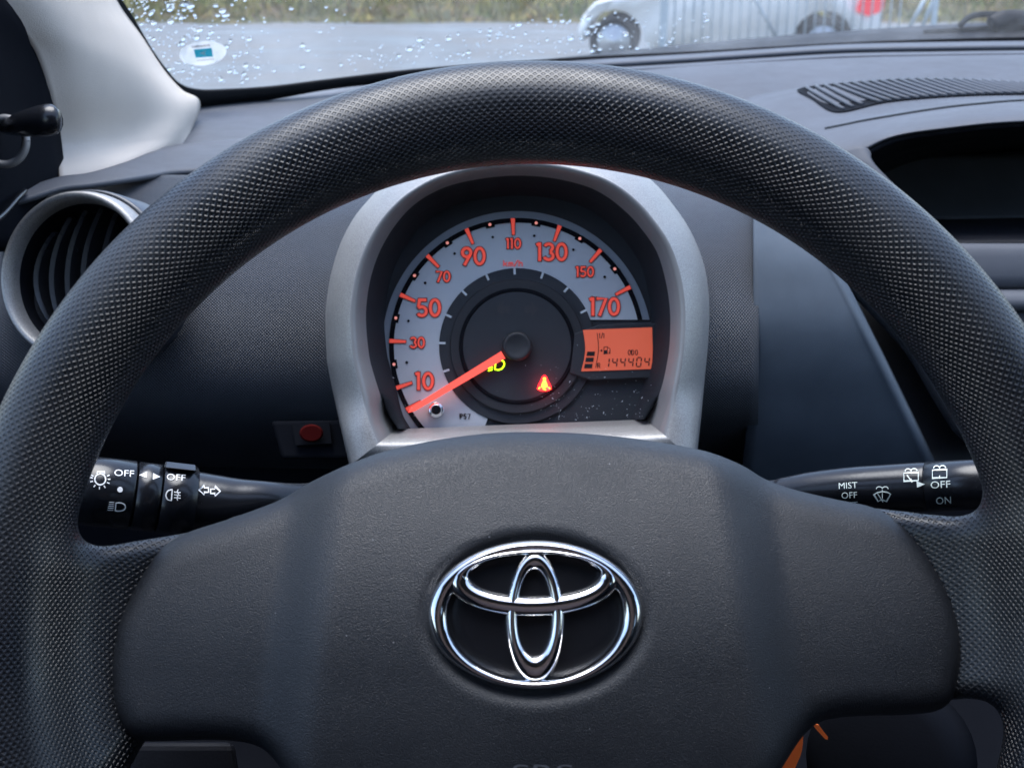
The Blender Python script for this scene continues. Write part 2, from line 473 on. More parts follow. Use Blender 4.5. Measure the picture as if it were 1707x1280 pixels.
def grass_mat():
    m, nt, bs = mat('verge_grass')
    tc = N(nt, 'ShaderNodeTexCoord').outputs['Object']
    nt.links.new(ramp(nt, noise(nt, tc, .8, 5, .7), [(.35, (.10, .13, .022)), (.5, (.22, .19, .05)), (.66, (.25, .15, .045))]), bs.inputs['Base Color'])
    bs.inputs['Roughness'].default_value = .9
    return m
M['grass'] = grass_mat()

# ------------------------------------------------------------------ print helpers: 2D shapes in photograph pixels laid on a surface
def ribbon(pts, w, closed=False, ext=0.0):
    p = np.asarray(pts, float)
    if ext and not closed:
        a = p[0] - p[1]; b = p[-1] - p[-2]
        p = p.copy(); p[0] += a / np.linalg.norm(a) * ext; p[-1] += b / np.linalg.norm(b) * ext
    n = len(p)
    if closed: T = np.roll(p, -1, 0) - np.roll(p, 1, 0)
    else: T = np.gradient(p, axis=0)
    T /= np.maximum(np.linalg.norm(T, axis=1), 1e-9)[:, None]
    nn = np.stack([-T[:, 1], T[:, 0]], 1)
    sc = np.ones(n)
    for i in range(n):                                   # mitre
        if not closed and i in (0, n - 1): continue
        e = p[(i + 1) % n] - p[i]; e /= max(np.linalg.norm(e), 1e-9)
        c = abs(e @ T[i]); sc[i] = 1 / max(c, .5)
    L = p + nn * (w / 2 * sc)[:, None]; Rr = p - nn * (w / 2 * sc)[:, None]
    V = np.concatenate([L, Rr]); f = []
    for i in range(n if closed else n - 1):
        j = (i + 1) % n; f.append([i, j, n + j, n + i])
    return V, f
def poly(pts): return np.asarray(pts, float), [list(range(len(pts)))]
def strip_ell(c, a, b, a0, a1, n=24):
    return [(c[0] + a * math.cos(R(a0 + (a1 - a0) * i / n)), c[1] + b * math.sin(R(a0 + (a1 - a0) * i / n))) for i in range(n + 1)]
def merge(shapes):
    V = []; F = []
    for v, f in shapes:
        k = len(V); V += [tuple(q) for q in v]; F += [[i + k for i in q] for q in f]
    return np.array(V), F
def text2d(s, cx, cy, h, width=None, shear=0, rot=0):
    """flat text as (verts, faces) in pixel coordinates, centred, cap height h"""
    cu = bpy.data.curves.new('t', 'FONT'); cu.body = s; cu.size = 1; cu.resolution_u = 3
    ob = bpy.data.objects.new('t', cu)
    me = bpy.data.meshes.new_from_object(ob)
    V = np.array([v.co[:2] for v in me.vertices]); F = [list(p.vertices) for p in me.polygons]
    bpy.data.objects.remove(ob); bpy.data.meshes.remove(me); bpy.data.curves.remove(cu)
    mn, mx = V.min(0), V.max(0); V = V - (mn + mx) / 2
    k = h / (mx[1] - mn[1]); V = V * k
    if width: V[:, 0] *= width / ((mx[0] - mn[0]) * k)
    V[:, 0] += V[:, 1] * shear
    c, s_ = math.cos(rot), math.sin(rot)
    x = V[:, 0] * c + V[:, 1] * s_; y = V[:, 0] * s_ - V[:, 1] * c
    return np.stack([cx + x, cy + y], 1), F
def lay(name, shape, fn, m, parent, solid=0):
    V, F = shape
    return obj(name, np.array([fn(x, y) for x, y in V]), F, m, parent, smooth=False)

# =================================================================== THE SETTING OUTSIDE
def sheet(name, x0, x1, y0, y1, z, nx, ny, m, fn=None, kind='structure'):
    xs = np.linspace(x0, x1, nx); ys = np.linspace(y0, y1, ny)
    V = [(x, y, z + (fn(x, y) if fn else 0)) for y in ys for x in xs]
    o = obj(name, V, grid_faces(ny, nx), m); o['kind'] = kind; return o
sheet('ground', -250, 250, -60, 300, 0.0, 2, 2, M['road'])
VY = float(ground(600, 40)[1])                     # near edge of the verge
def bank(x, y):
    d = y - VY - .25 * math.sin(x * .3) - .15 * math.sin(x * 1.1)
    return -.06 + min(max(d, 0) * .10, 2.6) + (.12 * math.sin(x * 1.7 + y) * math.sin(y * 1.3) if d > .3 else 0) if d > -.3 else -.10
sheet('verge', -70, 70, VY - 1.5, VY + 55, 0.0, 260, 150, M['verge'], bank)
mb = MB()
for i in range(9000):
    x = rng.uniform(-16, 20); y = VY + rng.uniform(0.1, 9); z = bank(x, y)
    h = rng.uniform(.10, .42) * (1 if y > VY + 1 else .5); w = rng.uniform(.02, .06); a = rng.uniform(0, math.pi); lx, ly = rng.normal(0, .12, 2)
    b = np.array([x, y, z]); d = np.array([math.cos(a), math.sin(a), 0]) * w
    mb.add([b - d, b + d, b + [lx, ly, h]], [[0, 1, 2]])
tag(mb.build('grass', M['grass'], smooth=False), 'rough yellow green grass growing on the bank beyond the wet tarmac', 'grass', kind='stuff')

# white hatchback parked behind the gate
def white_car():
    A = ground(1022, 112); B = ground(1345, 108)
    A[2] = 0; B[2] = 0; B[1] = A[1] - .3
    ax = (B - A); WB = np.linalg.norm(ax); ax /= WB; k = WB / 2.45
    side = np.array([ax[1], -ax[0], 0])            # towards the camera
    if side[1] > 0: side = -side
    c = thing('parked_car', 'white hatchback with red tail lamp standing behind the barred gate', 'car', (A + B) / 2 - side * .0)
    def Q(x, s, z): return A + ax * x * k + side * s * k + np.array([0, 0, z * k])
    prof = [(-.40, .30), (-.43, .42), (-.38, .58), (-.24, .74), (.08, .90), (.55, 1.02), (1.15, 1.42), (1.9, 1.50), (2.7, 1.44), (3.02, 1.02), (3.10, .80), (3.10, .42), (3.0, .28), (2.80, .25)]
    ar = lambda x0: [(x0 + .36 * math.cos(t), .30 + .36 * math.sin(t)) for t in np.linspace(0, math.pi, 9)]
    low = ar(2.45) + [(2.0, .22), (.45, .22)] + ar(0.0)
    pts = prof + low
    loops = []
    for s, ins in ((.02, .05), (0, .015), (-.05, 0), (-1.6, 0), (-1.65, .015), (-1.67, .05)):
        loops.append([Q(x * (1 - ins * .02), s + (-.10 if z > 1.05 and s > -.8 else (.10 if z > 1.05 else 0)), z - (ins * .3 if z > .9 else 0)) for x, z in pts])
    loft('body', loops, M['white_paint'], c, cap=True)
    for s in (.012, -1.662):
        f = -.10 if s > -.8 else .10
        for q in ([(.72, 1.05), (1.22, 1.38), (1.85, 1.42), (1.85, 1.05)], [(1.92, 1.05), (1.92, 1.42), (2.6, 1.37), (2.85, 1.07)]):
            V = [Q(x, s + f + (.02 if s > -.8 else -.02), z) for x, z in q]
            obj('window', V, [[0, 1, 2, 3]], M['car_glass'], c, smooth=False, solid=.01)
        V = [Q(x, s + (.012 if s > -.8 else -.012), z) for x, z in [(2.80, .66), (2.86, .86), (3.02, .90), (3.11, .78), (3.10, .66), (2.95, .60)]]
        obj('tail_light', V, [list(range(6))], M['tail'], c, smooth=False, solid=.02)
        V = [Q(x, s + (.012 if s > -.8 else -.012), z) for x, z in [(-.35, .60), (-.22, .72), (-.02, .77), (-.12, .65)]]
        obj('headlight', V, [list(range(4))], M['alloy'], c, smooth=False, solid=.02)
    V = [Q(x, .030, z) for x, z in [(-.02, .79), (.12, .82), (.32, .85), (.62, .87), (.64, 1.01), (.45, .985), (.1, .905)]]
    obj('bonnet_edge', V, [list(range(7))], M['red_paint'], c, smooth=False, solid=.02)
    for x0 in (0, 2.45):
        for s in (.0, -1.62):
            rings = []
            for r_, o_ in ((.20, .0), (.22, .03), (.28, .03), (.295, .0), (.295, -.15), (.28, -.18), (.2, -.18)):
                rings.append([Q(x0 + r_ * math.cos(t), s + (o_ if s > -.8 else -o_), .295 + r_ * math.sin(t)) for t in np.linspace(0, 2 * math.pi, 28, endpoint=False)])
            w = loft('wheel', rings, M['tyre'], c, cap=True)
            rr = [[Q(x0 + r_ * math.cos(t) , s + (o_ if s > -.8 else -o_), .295 + r_ * math.sin(t)) for t in np.linspace(0, 2 * math.pi, 28, endpoint=False)] for r_, o_ in ((.205, .005), (.19, .02), (.06, .012), (.04, .035))]
            loft('rim', rr, M['alloy'], w, cap=True)
white_car()

# barred gate in front of it
GY = float(ground(1110, 118)[1])
def gx(px, py=40): r = ray(px, py); return float(r[0] / r[1] * GY)
def gz(py, px=1300): r = ray(px, py); return float(EYE[2] + r[2] / r[1] * GY)
g = thing('barred_gate', 'galvanised gate of thin upright bars with diagonal braces', 'gate', (gx(1300), GY, 0))
px = 1124.0; i = 0
while px < 1500:
    V, f = tube([(gx(px), GY, .10), (gx(px), GY, 1.55)], .011, 8); obj('bar', V, f, M['gate'], g); px += 15.6
for z in (.10, 1.55):
    V, f = box(((gx(1110) + gx(1500)) / 2, GY, z), (gx(1500) - gx(1110), .05, .05)); obj('rail', V, f, M['gate'], g, smooth=False, bevel=.006)
V, f = box((gx(1106), GY, .85), (.085, .085, 1.7)); obj('post', V, f, M['gate'], g, smooth=False, bevel=.008)
for a, b in (((1240, -30), (1302, 72)), ((1548, -20), (1516, 52)), ((1560, -20), (1538, 52))):
    V, f = tube([(gx(a[0]), GY + .04, gz(a[1])), (gx(b[0]), GY + .04, gz(b[1]))], .024, 10); obj('brace', V, f, M['gate'], g)
V, f = box((gx(1556), GY, .9), (.06, .06, 1.8)); obj('post', V, f, M['gate'], g, smooth=False, bevel=.008)

# =================================================================== CABIN SHELL (unseen roof, doors, floor, added to shade and light the cockpit)
EZ = EYE[2]
def shell(name, rows, m, **k):
    o = patch(name, rows, m, world=True, **k); o['kind'] = 'structure'; return o
shell('roof_lining', [[(-.55, y, EZ + zz - .05), (-.2, y, EZ + zz + .01), (.3, y, EZ + zz + .02), (.75, y, EZ + zz + .01), (1.02, y, EZ + zz - .05)] for y, zz in ((.10, .30), (-.1, .33), (-.5, .34), (-1.1, .30), (-1.6, .22))], M['headliner'], solid=.02)
shell('cabin_floor', [[(-.55, y, .28), (1.02, y, .28)] for y in (1.0, -1.7)], M['black'], n=2, solid=.02)
for x in (-.40, .99):
    shell('door_panel', [[(x, y, z) for y in (.80, 0, -.8, -1.6)] for z in (.28, .6, EZ - .16)], M['dash_dark'], n=2, solid=.03)
shell('rear_light_block', [[(x, -.75, z) for x in (-.55, .2, 1.02)] for z in (.28, .7, EZ + .10)], M['black'], n=2, solid=.03)  # unseen wall, added to block light from behind
shell('seat_back_reflector', [[(x, -.42 - .5 * x * x, z) for x in (-.27, -.15, 0, .15, .27)] for z in (.45, .8, EZ, EZ + .22)], M['seat_reflector'], n=3, solid=.06)  # unseen, added and raised as a warm reflector for the chrome emblem
for x in (-.44, .99):
    shell('side_light_block', [[(x, y, z) for y in (-.12, -.4, -.8)] for z in (EZ - .17, EZ + .1, EZ + .30)], M['headliner'], n=2, solid=.03)  # unseen panels, added to close off side light and darken the cabin

# =================================================================== WINDSCREEN
WS = [  # rows bottom -> top of (px, py, t); corner nearer on the driver's side
    [(40, 268, .90), (150, 240, .95), (330, 198, 1.045), (600, 180, 1.115), (985, 150, 1.185), (1500, 124, 1.235), (2000, 110, 1.235), (2800, 110, 1.235)],
    [(30, 76, .855), (150, 68, .90), (330, 60, .98), (600, 50, 1.05), (985, 30, 1.12), (1500, 10, 1.16), (2000, 0, 1.16), (2800, 0, 1.16)],
    [(-60, -220, .75), (110, -220, .785), (330, -220, .86), (600, -220, .92), (985, -220, .98), (1500, -220, 1.0), (2000, -220, 1.0), (2800, -220, 1.0)],
    [(-250, -900, .515), (0, -900, .53), (330, -900, .56), (600, -900, .58), (985, -900, .60), (1500, -900, .60), (2000, -900, .60), (2700, -900, .60)]]
ws = thing('windscreen', 'rain spotted windscreen with black border above the dashboard', 'windscreen', P(900, 110, 1.15))
WSW = [[P(*q) for q in r] for r in WS]
WSW.append([(x, .12, EYE[2] + .30) for x in (-.42, -.3, -.12, .1, .35, .65, .8, .98)])
pane = patch('pane', WSW, M['windscreen'], ws, n=8, world=True)
def bvh_of(*os):
    V = []; F = []
    for o in os:
        k = len(V); off = Vector(wloc(o)); V += [v.co + off for v in o.data.vertices]; F += [[i + k for i in p.vertices] for p in o.data.polygons]
    return BVHTree.FromPolygons(V, F)
pane_bvh = bvh_of(pane)
def on(bvh, x, y, off=0.0, fb=None):
    r = ray(x, y); d = Vector(r).normalized()
    h, n, i, dist = bvh.ray_cast(Vector(EYE), d)
    if h is None: return None
    if n.dot(d) > 0: n = -n
    return np.array(h + n * off)
# black printed border, inner edge traced, running round the corner and up the pillar
inner = cr([(150, -70), (205, 10), (245, 75), (272, 112), (295, 135), (325, 145), (370, 145), (450, 140), (550, 128), (690, 112), (849, 100), (989, 91), (1150, 83), (1283, 75), (1406, 68), (1560, 62), (1707, 58), (1820, 56), (2300, 56), (2700, 56)], 8)
outer = cr([(120, -70), (170, 10), (215, 85), (245, 130), (275, 160), (318, 176), (370, 170), (450, 160), (550, 143), (655, 132), (849, 116), (972, 105), (1150, 94), (1283, 85), (1406, 78), (1560, 75), (1707, 73), (1820, 72), (2300, 72), (2700, 72)], 8)
V = [on(pane_bvh, x, y, .003) for x, y in inner] + [on(pane_bvh, x, y, .003) for x, y in outer]
n = len(inner)
obj('border', V, [[i, i + 1, n + i + 1, n + i] for i in range(n - 1)], M['rubber'], ws, solid=.003)
# raindrops on the outside of the pane
mb = MB()
def drop(x, y, rad):
    p = on(pane_bvh, x, y, -.0015)
    if p is None: return
    q = on(pane_bvh, x + 2, y, -.0015); s = on(pane_bvh, x, y + 2, -.0015)
    if q is None or s is None: return
    e1 = q - p; e1 /= np.linalg.norm(e1); e2 = s - p; e2 -= e1 * (e1 @ e2); e2 /= np.linalg.norm(e2); nn = np.cross(e1, e2)
    if nn @ ray(x, y) < 0: nn = -nn
    V = []; k = 10; jx, jy = rng.uniform(1.0, 1.9), rng.uniform(.9, 1.4)
    jit = 1 + .12 * rng.standard_normal(k)
    for rr, hh in ((1, 0), (.9, .28), (.6, .48)):
        for j in range(k):
            a = 2 * math.pi * j / k
            V.append(p + rad * rr * jit[j] * (math.cos(a) * e1 * jx + math.sin(a) * e2 * jy) + nn * rad * hh)
    V.append(p + nn * rad * .55)
    f = [list(range(k))[::-1]] + grid_faces(3, k, closed_c=True) + [[2 * k + j, 2 * k + (j + 1) % k, 3 * k] for j in range(k)]
    mb.add(V, f)
def in_glass(x, y):
    iy = np.interp(x, inner[20:, 0], inner[20:, 1]); lx = np.interp(y, inner[:30, 1], inner[:30, 0])
    return y < iy - 3 and x > lx + 4
for cnt, (x0, x1, y0, y1), pw in ((320, (185, 330, -30, 140), .8), (90, (300, 440, 60, 145), .8), (60, (330, 640, 0, 140), .7), (400, (560, 1010, 25, 130), .7), (90, (960, 1180, 20, 100), .7), (60, (240, 420, -20, 60), 1)):
    for i in range(cnt):
        x = rng.uniform(x0, x1); y = rng.uniform(y0, y1)
        if x1 == 1010 and y < 90 - (x - 560) * .17: continue
        if in_glass(x, y): drop(x, y, min(.0022, .00045 + rng.exponential(.00045)))
tag(mb.build('raindrops', M['water']), 'raindrops beaded over the outside of the windscreen glass', 'raindrops', kind='stuff')
# sticker
st = thing('windscreen_sticker', 'small oval white sticker with cyan square on the windscreen corner', 'sticker', on(pane_bvh, 335, 85, .004))
ang = R(-6)
ell = [(335 + x * math.cos(ang) - y * math.sin(ang), 85 + x * math.sin(ang) + y * math.cos(ang)) for x, y in circ(40, 40, 20.5)]
lay('backing', poly(ell), lambda x, y: on(pane_bvh, x, y, .0035), M['sticker'], st)
lay('cyan_square', poly([(319, 78), (349, 75), (352, 90), (322, 92)]), lambda x, y: on(pane_bvh, x, y, .0042), M['sticker_blue'], st)
lay('arrow_mark', poly([(327, 84), (340, 79), (337, 84), (341, 88)]), lambda x, y: on(pane_bvh, x, y, .0046), M['sticker'], st)
bars = [ribbon([(316 + k * 3.9, 74 - k * .42), (318.6 + k * 3.9, 73.7 - k * .42)], 2.4 + (k % 3) * .5) for k in range(8)]
bars += [ribbon([(325 + k * 3.6, 96.5 - k * .35), (327.6 + k * 3.6, 96.2 - k * .35)], 1.6) for k in range(8)]
lay('small_print', merge(bars), lambda x, y: on(pane_bvh, x, y, .0042), M['sticker_text'], st)
# cowl and wiper outside
patch('scuttle', [[(700, 140, 1.28), (985, 106, 1.36), (1250, 79, 1.40), (1500, 60, 1.42), (1707, 50, 1.42), (1850, 47, 1.42)], [(700, 150, 1.24), (985, 122, 1.28), (1250, 104, 1.31), (1500, 96, 1.32), (1707, 88, 1.32), (1850, 84, 1.32)]], M['black'], None, n=4, solid=.01, ext=1000)
bpy.data.objects['scuttle']['label'] = 'black plastic scuttle panel below the outside of the windscreen'; bpy.data.objects['scuttle']['category'] = 'scuttle panel'
wp = thing('windscreen_wiper', 'black windscreen wiper arm with looped end resting on the scuttle', 'wiper', P(1670, 50, 1.38))
V, f = tube(cr([P(1600, 44, 1.37), P(1610, 33, 1.37), P(1625, 26, 1.37), P(1650, 24, 1.37), P(1690, 26, 1.37), P(1800, 30, 1.36)], 6), .0035, 10); obj('arm', V, f, M['rubber'], wp)
V, f = tube(cr([P(1652, 44, 1.37), P(1668, 34, 1.37), P(1700, 32, 1.37), P(1800, 40, 1.36)], 6), [.004] + [.010] * 18, 12); obj('pivot_cap', V, f, M['black'], wp)
V, f = tube(cr([P(1540, 56, 1.38), P(1640, 49, 1.38), P(1720, 45, 1.38), P(1820, 42, 1.38)], 4), .004, 8); obj('blade', V, f, M['rubber'], wp)

# =================================================================== A-PILLAR, DOOR CORNER, MIRROR LEVER
pl = thing('pillar_trim', 'pale cream pillar trim beside the windscreen corner', 'pillar trim', P(200, 280, .8))
PT = [[(-110, -120), (-10, -120), (60, -120), (115, -120), (140, -125)], [(-30, -25), (50, -20), (110, -10), (160, -2), (188, 2)], [(20, 35), (90, 45), (148, 55), (202, 62), (232, 70)], [(53, 81), (118, 92), (176, 104), (234, 115), (268, 124)], [(76, 151), (135, 154), (192, 156), (258, 152), (300, 158)], [(88, 225), (142, 220), (200, 213), (280, 190), (326, 173)], [(93, 262), (146, 255), (205, 248), (280, 226), (314, 210)], [(97, 306), (150, 298), (208, 280), (270, 254), (300, 248)], [(98, 330), (150, 325), (210, 312), (270, 290), (300, 275)]]
TL = [.64, .663, .683, .70, .717, .735, .735, .722, .735]
OF = [(0, .02, .06, .13, .24)] * 6 + [(0, .02, .058, .122, .205), (0, .018, .05, .125, .17), (0, .02, .06, .14, .19)]
patch('trim', [[(x, y, tl + o) for (x, y), o in zip(r, of)] for r, tl, of in zip(PT, TL, OF)], M['cream'], pl, n=6, solid=.004)
dc = thing('door_corner', 'black plastic door corner panel with mirror lever gaiter beside the pillar', 'door trim', P(20, 300, .68))
patch('panel', [[(-260, -200, .52), (-140, -160, .58), (-40, -40, .655)], [(-260, -60, .52), (-80, -20, .62), (28, 38, .685)], [(-260, 60, .52), (-40, 80, .645), (56, 84, .705)], [(-260, 150, .52), (-20, 155, .655), (79, 152, .72)], [(-260, 225, .52), (0, 228, .665), (91, 226, .735)], [(-260, 320, .52), (0, 322, .665), (100, 312, .73)], [(-260, 420, .52), (0, 420, .66), (100, 400, .74)]], M['door_black'], dc, n=4, solid=.004)
obj('ledge', *tube(cr([P(-30, 385, .61), P(5, 358, .64), P(30, 330, .665), P(42, 318, .68)], 6), .0016, 8), M['gloss_black'], dc)
ml = thing('mirror_lever', 'short black mirror adjusting lever with grey ring at the door corner', 'lever', P(10, 215, .62))
V, f = tube(cr([P(10, 212, .655), P(36, 208, .63), P(58, 204, .61), P(84, 200, .60), P(96, 199, .60), P(101, 199, .60)], 6), cr([(.004,), (.0062,), (.0074,), (.0078,), (.0058,), (.001,)], 6)[:, 0], 16); obj('stick', V, f, M['gloss_black'], ml)
ring = [(P(8, 236, .648) + AX * math.cos(a) * .0115 + AU * math.sin(a) * .0125) for a in np.linspace(0, 2 * math.pi, 33)]
V, f = tube(ring, .0022, 10, cap=False); obj('collar', V, f, M['lip'], ml)

# =================================================================== DASHBOARD
da = thing('dashboard', 'dark grey moulded dashboard with dotted hood, grille and open storage pocket', 'dashboard', P(860, 300, .9))
# top, running to the windscreen
patch('top_pad', [
    [(120, 205, 1.0), (330, 172, 1.07), (600, 138, 1.14), (985, 124, 1.075), (1300, 105, 1.10), (1500, 97, 1.105), (1850, 93, 1.105)],
    [(150, 232, .92), (315, 205, .98), (600, 190, 1.02), (985, 148, 1.01), (1300, 124, 1.04), (1500, 115, 1.05), (1850, 110, 1.05)],
    [(170, 275, .84), (296, 250, .88), (600, 232, .91), (985, 190, .96), (1300, 165, .97), (1500, 160, .97), (1850, 160, .97)],
    [(170, 320, .82), (296, 300, .84), (600, 290, .86), (985, 250, .88), (1300, 190, .95), (1500, 176, .955), (1850, 174, .955)]], M['dash'], da, n=6, solid=.003, ext=1000)
# thin trim strips at the foot of the glass
FL = [(900, 111, 1.135), (972, 105, 1.15), (1150, 94, 1.175), (1283, 85, 1.19), (1406, 78, 1.195), (1560, 75, 1.195), (1707, 73, 1.195), (1850, 72, 1.195)]
patch('foot_strip', [[(x, y - 1, t) for x, y, t in FL], [(x, y + 2.5, t - .03) for x, y, t in FL], [(x, y + 6, t - .055) for x, y, t in FL], [(x, y + 7.5, t - .05) for x, y, t in FL]], M['dash'], da, n=6, solid=.002, ext=1000)
patch('foot_gap', [[(x, y + 5, t - .045) for x, y, t in FL], [(x, y + 26, t - .04) for x, y, t in FL]], M['rubber'], da, n=6, solid=.002, ext=1000)
patch('foot_lip', [[(x, y + 14, t - .048) for x, y, t in FL], [(x, y + 17, t - .075) for x, y, t in FL], [(x, y + 20, t - .10) for x, y, t in FL]], M['dash'], da, n=6, solid=.002, ext=1000)
# raised hood over the corner vent
patch('vent_hood', [
    [(-40, 345, .68), (40, 322, .695), (100, 303, .712), (150, 296, .722), (205, 279, .752), (250, 261, .80), (298, 248, .855), (420, 236, .885), (560, 232, .90)],
    [(-40, 350, .675), (40, 330, .685), (100, 312, .70), (150, 306, .71), (205, 295, .732), (250, 282, .765), (298, 270, .80), (420, 262, .825), (560, 258, .84)],
    [(-40, 358, .67), (40, 340, .678), (100, 321, .69), (150, 315, .70), (205, 307, .715), (250, 300, .738), (298, 293, .76), (420, 288, .78), (560, 284, .79)]], M['dash'], da, n=6, solid=.003)
# dotted hood that carries the vent and the cluster
cols = (-120, 0, 120, 240, 360, 480, 600, 750, 900, 1060, 1180, 1262)
def hood_t(x, y):
    base = np.interp(y, [215, 260, 310, 360, 420, 480, 540, 600, 650, 700, 760, 820], [.86, .79, .735, .70, .675, .662, .655, .655, .660, .675, .71, .76])
    return base + .012 * ((x - 620) / 640) ** 2 - (.02 if x < 250 else 0) * min(1, (250 - x) / 250)
def hood_y(x, y):
    y0 = np.interp(x, [-120, 0, 120, 240, 360, 480, 600, 750], [360, 338, 312, 300, 300, 300, 280, 240])
    return y0 + (y - 240) * (820 - y0) / 580
patch('dotted_hood', [[(x, hood_y(x, y), hood_t(x, hood_y(x, y))) for x in cols] for y in (240, 275, 320, 360, 420, 480, 540, 600, 650, 700, 760, 820)], M['dots'], da, n=5, solid=.003)
# smooth woven-look panel right of the seam, with its slanting edge
def diag(y): return 1385 + (y - 446) * (1545 - 1385) / (765 - 446) if y > 446 else 1385 - (446 - y) * .75
rows = []
for y, t in ((300, .715), (360, .69), (420, .676), (480, .67), (540, .668), (600, .672), (660, .68), (720, .69), (780, .705), (860, .73)):
    x1 = diag(y); x0 = 1255 + (0 if y < 600 else (600 - y) * .10)
    rows.append([(x0 + (x1 - x0) * k, y, t + .004 * k) for k in (0, .33, .66, .93, 1.0)] + [(x1 + 6, y, t + .012), (x1 + 10, y, t + .04)])
patch('woven_panel', rows, M['weave'], da, n=5, solid=.002)
patch('seam', [[(1250, y, hood_t(1250, y) + .008), (1256, y, hood_t(1250, y) + .008)] for y in (320, 400, 500, 580)], M['rubber'], da, n=4, solid=.004)
# dark cheek beyond the slanting edge and the console side
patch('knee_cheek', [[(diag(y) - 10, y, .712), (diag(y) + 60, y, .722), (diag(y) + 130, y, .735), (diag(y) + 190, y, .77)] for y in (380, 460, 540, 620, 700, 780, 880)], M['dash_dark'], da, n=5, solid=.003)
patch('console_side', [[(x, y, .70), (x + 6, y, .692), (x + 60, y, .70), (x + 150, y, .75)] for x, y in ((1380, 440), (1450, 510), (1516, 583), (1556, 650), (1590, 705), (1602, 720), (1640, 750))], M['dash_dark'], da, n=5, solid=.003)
# under-dash and knee panel, its near-black colour carries the deep shade
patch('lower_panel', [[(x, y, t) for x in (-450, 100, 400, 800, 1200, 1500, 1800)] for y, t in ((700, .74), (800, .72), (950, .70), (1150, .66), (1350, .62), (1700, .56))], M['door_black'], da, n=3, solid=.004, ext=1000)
# switch panel with red button
sw = obj('switch_panel', [P(*q) for q in ((452, 702, .655), (585, 700, .655), (585, 765, .652), (470, 765, .652), (452, 702, .69), (585, 700, .69), (585, 765, .69), (470, 765, .69))], [[0, 3, 2, 1], [0, 4, 7, 3], [0, 1, 5, 4], [2, 3, 7, 6], [1, 2, 6, 5]], M['door_black'], da, smooth=False, bevel=.002)
obj('switch_face', [P(*q) for q in ((487, 706, .652), (549, 704, .652), (553, 739, .650), (493, 742, .650))], [[0, 3, 2, 1]], M['print_black'], sw, smooth=False, solid=.002)
V = [P(519 + 20 * math.cos(a), 722 + 15 * math.sin(a), .648) for a in np.linspace(0, 2 * math.pi, 24, endpoint=False)]; V2 = [P(519 + 17 * math.cos(a), 722 + 12.5 * math.sin(a), .6465) for a in np.linspace(0, 2 * math.pi, 24, endpoint=False)]
loft('push_button', [V, V2], M['button_red'], sw, cap=True, smooth=False)
# centre hood with grille and pocket
def hoodc(py_off): pass
CH = [
    [(1180, 178, .99), (1240, 163, .975), (1300, 152, .965), (1380, 141, .96), (1500, 131, .96), (1620, 131, .96), (1860, 142, .96)],
    [(1190, 190, .93), (1250, 176, .925), (1320, 163, .92), (1400, 152, .915), (1510, 145, .91), (1620, 144, .91), (1860, 152, .91)],
    [(1200, 210, .88), (1270, 200, .875), (1350, 192, .865), (1430, 182, .86), (1530, 170, .855), (1640, 165, .85), (1860, 168, .85)],
    [(1210, 240, .84), (1290, 235, .83), (1370, 218, .82), (1450, 202, .81), (1560, 184, .805), (1660, 174, .80), (1860, 170, .80)],
    [(1220, 275, .81), (1310, 265, .79), (1400, 238, .782), (1480, 214, .775), (1580, 196, .77), (1680, 186, .765), (1860, 182, .765)],
    [(1230, 310, .79), (1330, 292, .775), (1425, 254, .765), (1490, 226, .758), (1590, 211, .752), (1690, 202, .75), (1860, 198, .75)],
    [(1240, 330, .80), (1345, 310, .785), (1436, 258, .77), (1496, 231, .765), (1595, 216, .76), (1690, 207, .758), (1860, 203, .758)]]
centre = patch('centre_hood', CH, M['dash'], da, n=7, ext=1000)
patch('hood_cheek', [[(1225, 300, .80), (1300, 290, .785), (1380, 262, .775), (1430, 250, .765), (1444, 262, .763)], [(1240, 360, .77), (1320, 350, .765), (1400, 320, .76), (1445, 285, .757), (1456, 282, .757)], [(1260, 450, .76), (1340, 440, .755), (1430, 420, .75), (1500, 350, .748), (1520, 350, .748)], [(1300, 600, .75), (1400, 560, .745), (1500, 520, .74), (1580, 440, .738), (1600, 430, .738)]], M['dash'], da, n=6, solid=.004)
cb = bvh_of(centre)
sl = cr([(1375, 214), (1410, 207), (1450, 199), (1560, 181), (1640, 172), (1707, 167), (1800, 166)], 6)
V = [on(cb, x, y, .0006) for x, y in sl] + [on(cb, x, y + 2.2, .0006) for x, y in sl]; n = len(sl)
obj('hood_seam', V, [[i, i + 1, n + i + 1, n + i] for i in range(n - 1)], M['rubber'], da)
# demister grille: black slot with curved slats
gt = cr([(1328, 152), (1345, 147), (1400, 141), (1500, 134), (1600, 134), (1720, 141), (1800, 145)], 8)
gb = cr([(1332, 156), (1352, 166), (1396, 189), (1480, 172), (1600, 162), (1720, 159), (1800, 160)], 8)
V = [on(cb, x, y, .001) for x, y in gt] + [on(cb, x, y, .001) for x, y in gb]; n = len(gt)
gr = obj('grille_slot', V, [[i, i + 1, n + i + 1, n + i] for i in range(n - 1)], M['print_black'], da)
gtx = np.array(gt); gbx = np.array(gb)
x = 1344.0
while x < 1790:
    xt = x; yt = np.interp(xt, gtx[:, 0], gtx[:, 1]) + 1
    pts = []
    for k in np.linspace(0, 1, 9):
        xx = x + 78 * k ** 1.25 * (1 if x > 1380 else .8); y0 = np.interp(xx, gtx[:, 0], gtx[:, 1]); y1 = np.interp(xx, gbx[8:, 0], gbx[8:, 1])
        yy = yt + (np.interp(x + 78, gbx[8:, 0], gbx[8:, 1]) - yt) * (k ** 1.15)
        yy = max(min(yy, y1 - .5), y0)
        q = on(cb, xx, yy, .0014)
        if q is not None: pts.append(q)
    if len(pts) > 3:
        V, f = tube(pts, .0014, 8); obj('slat', V, f, M['dash'], gr)
    x += 15.5
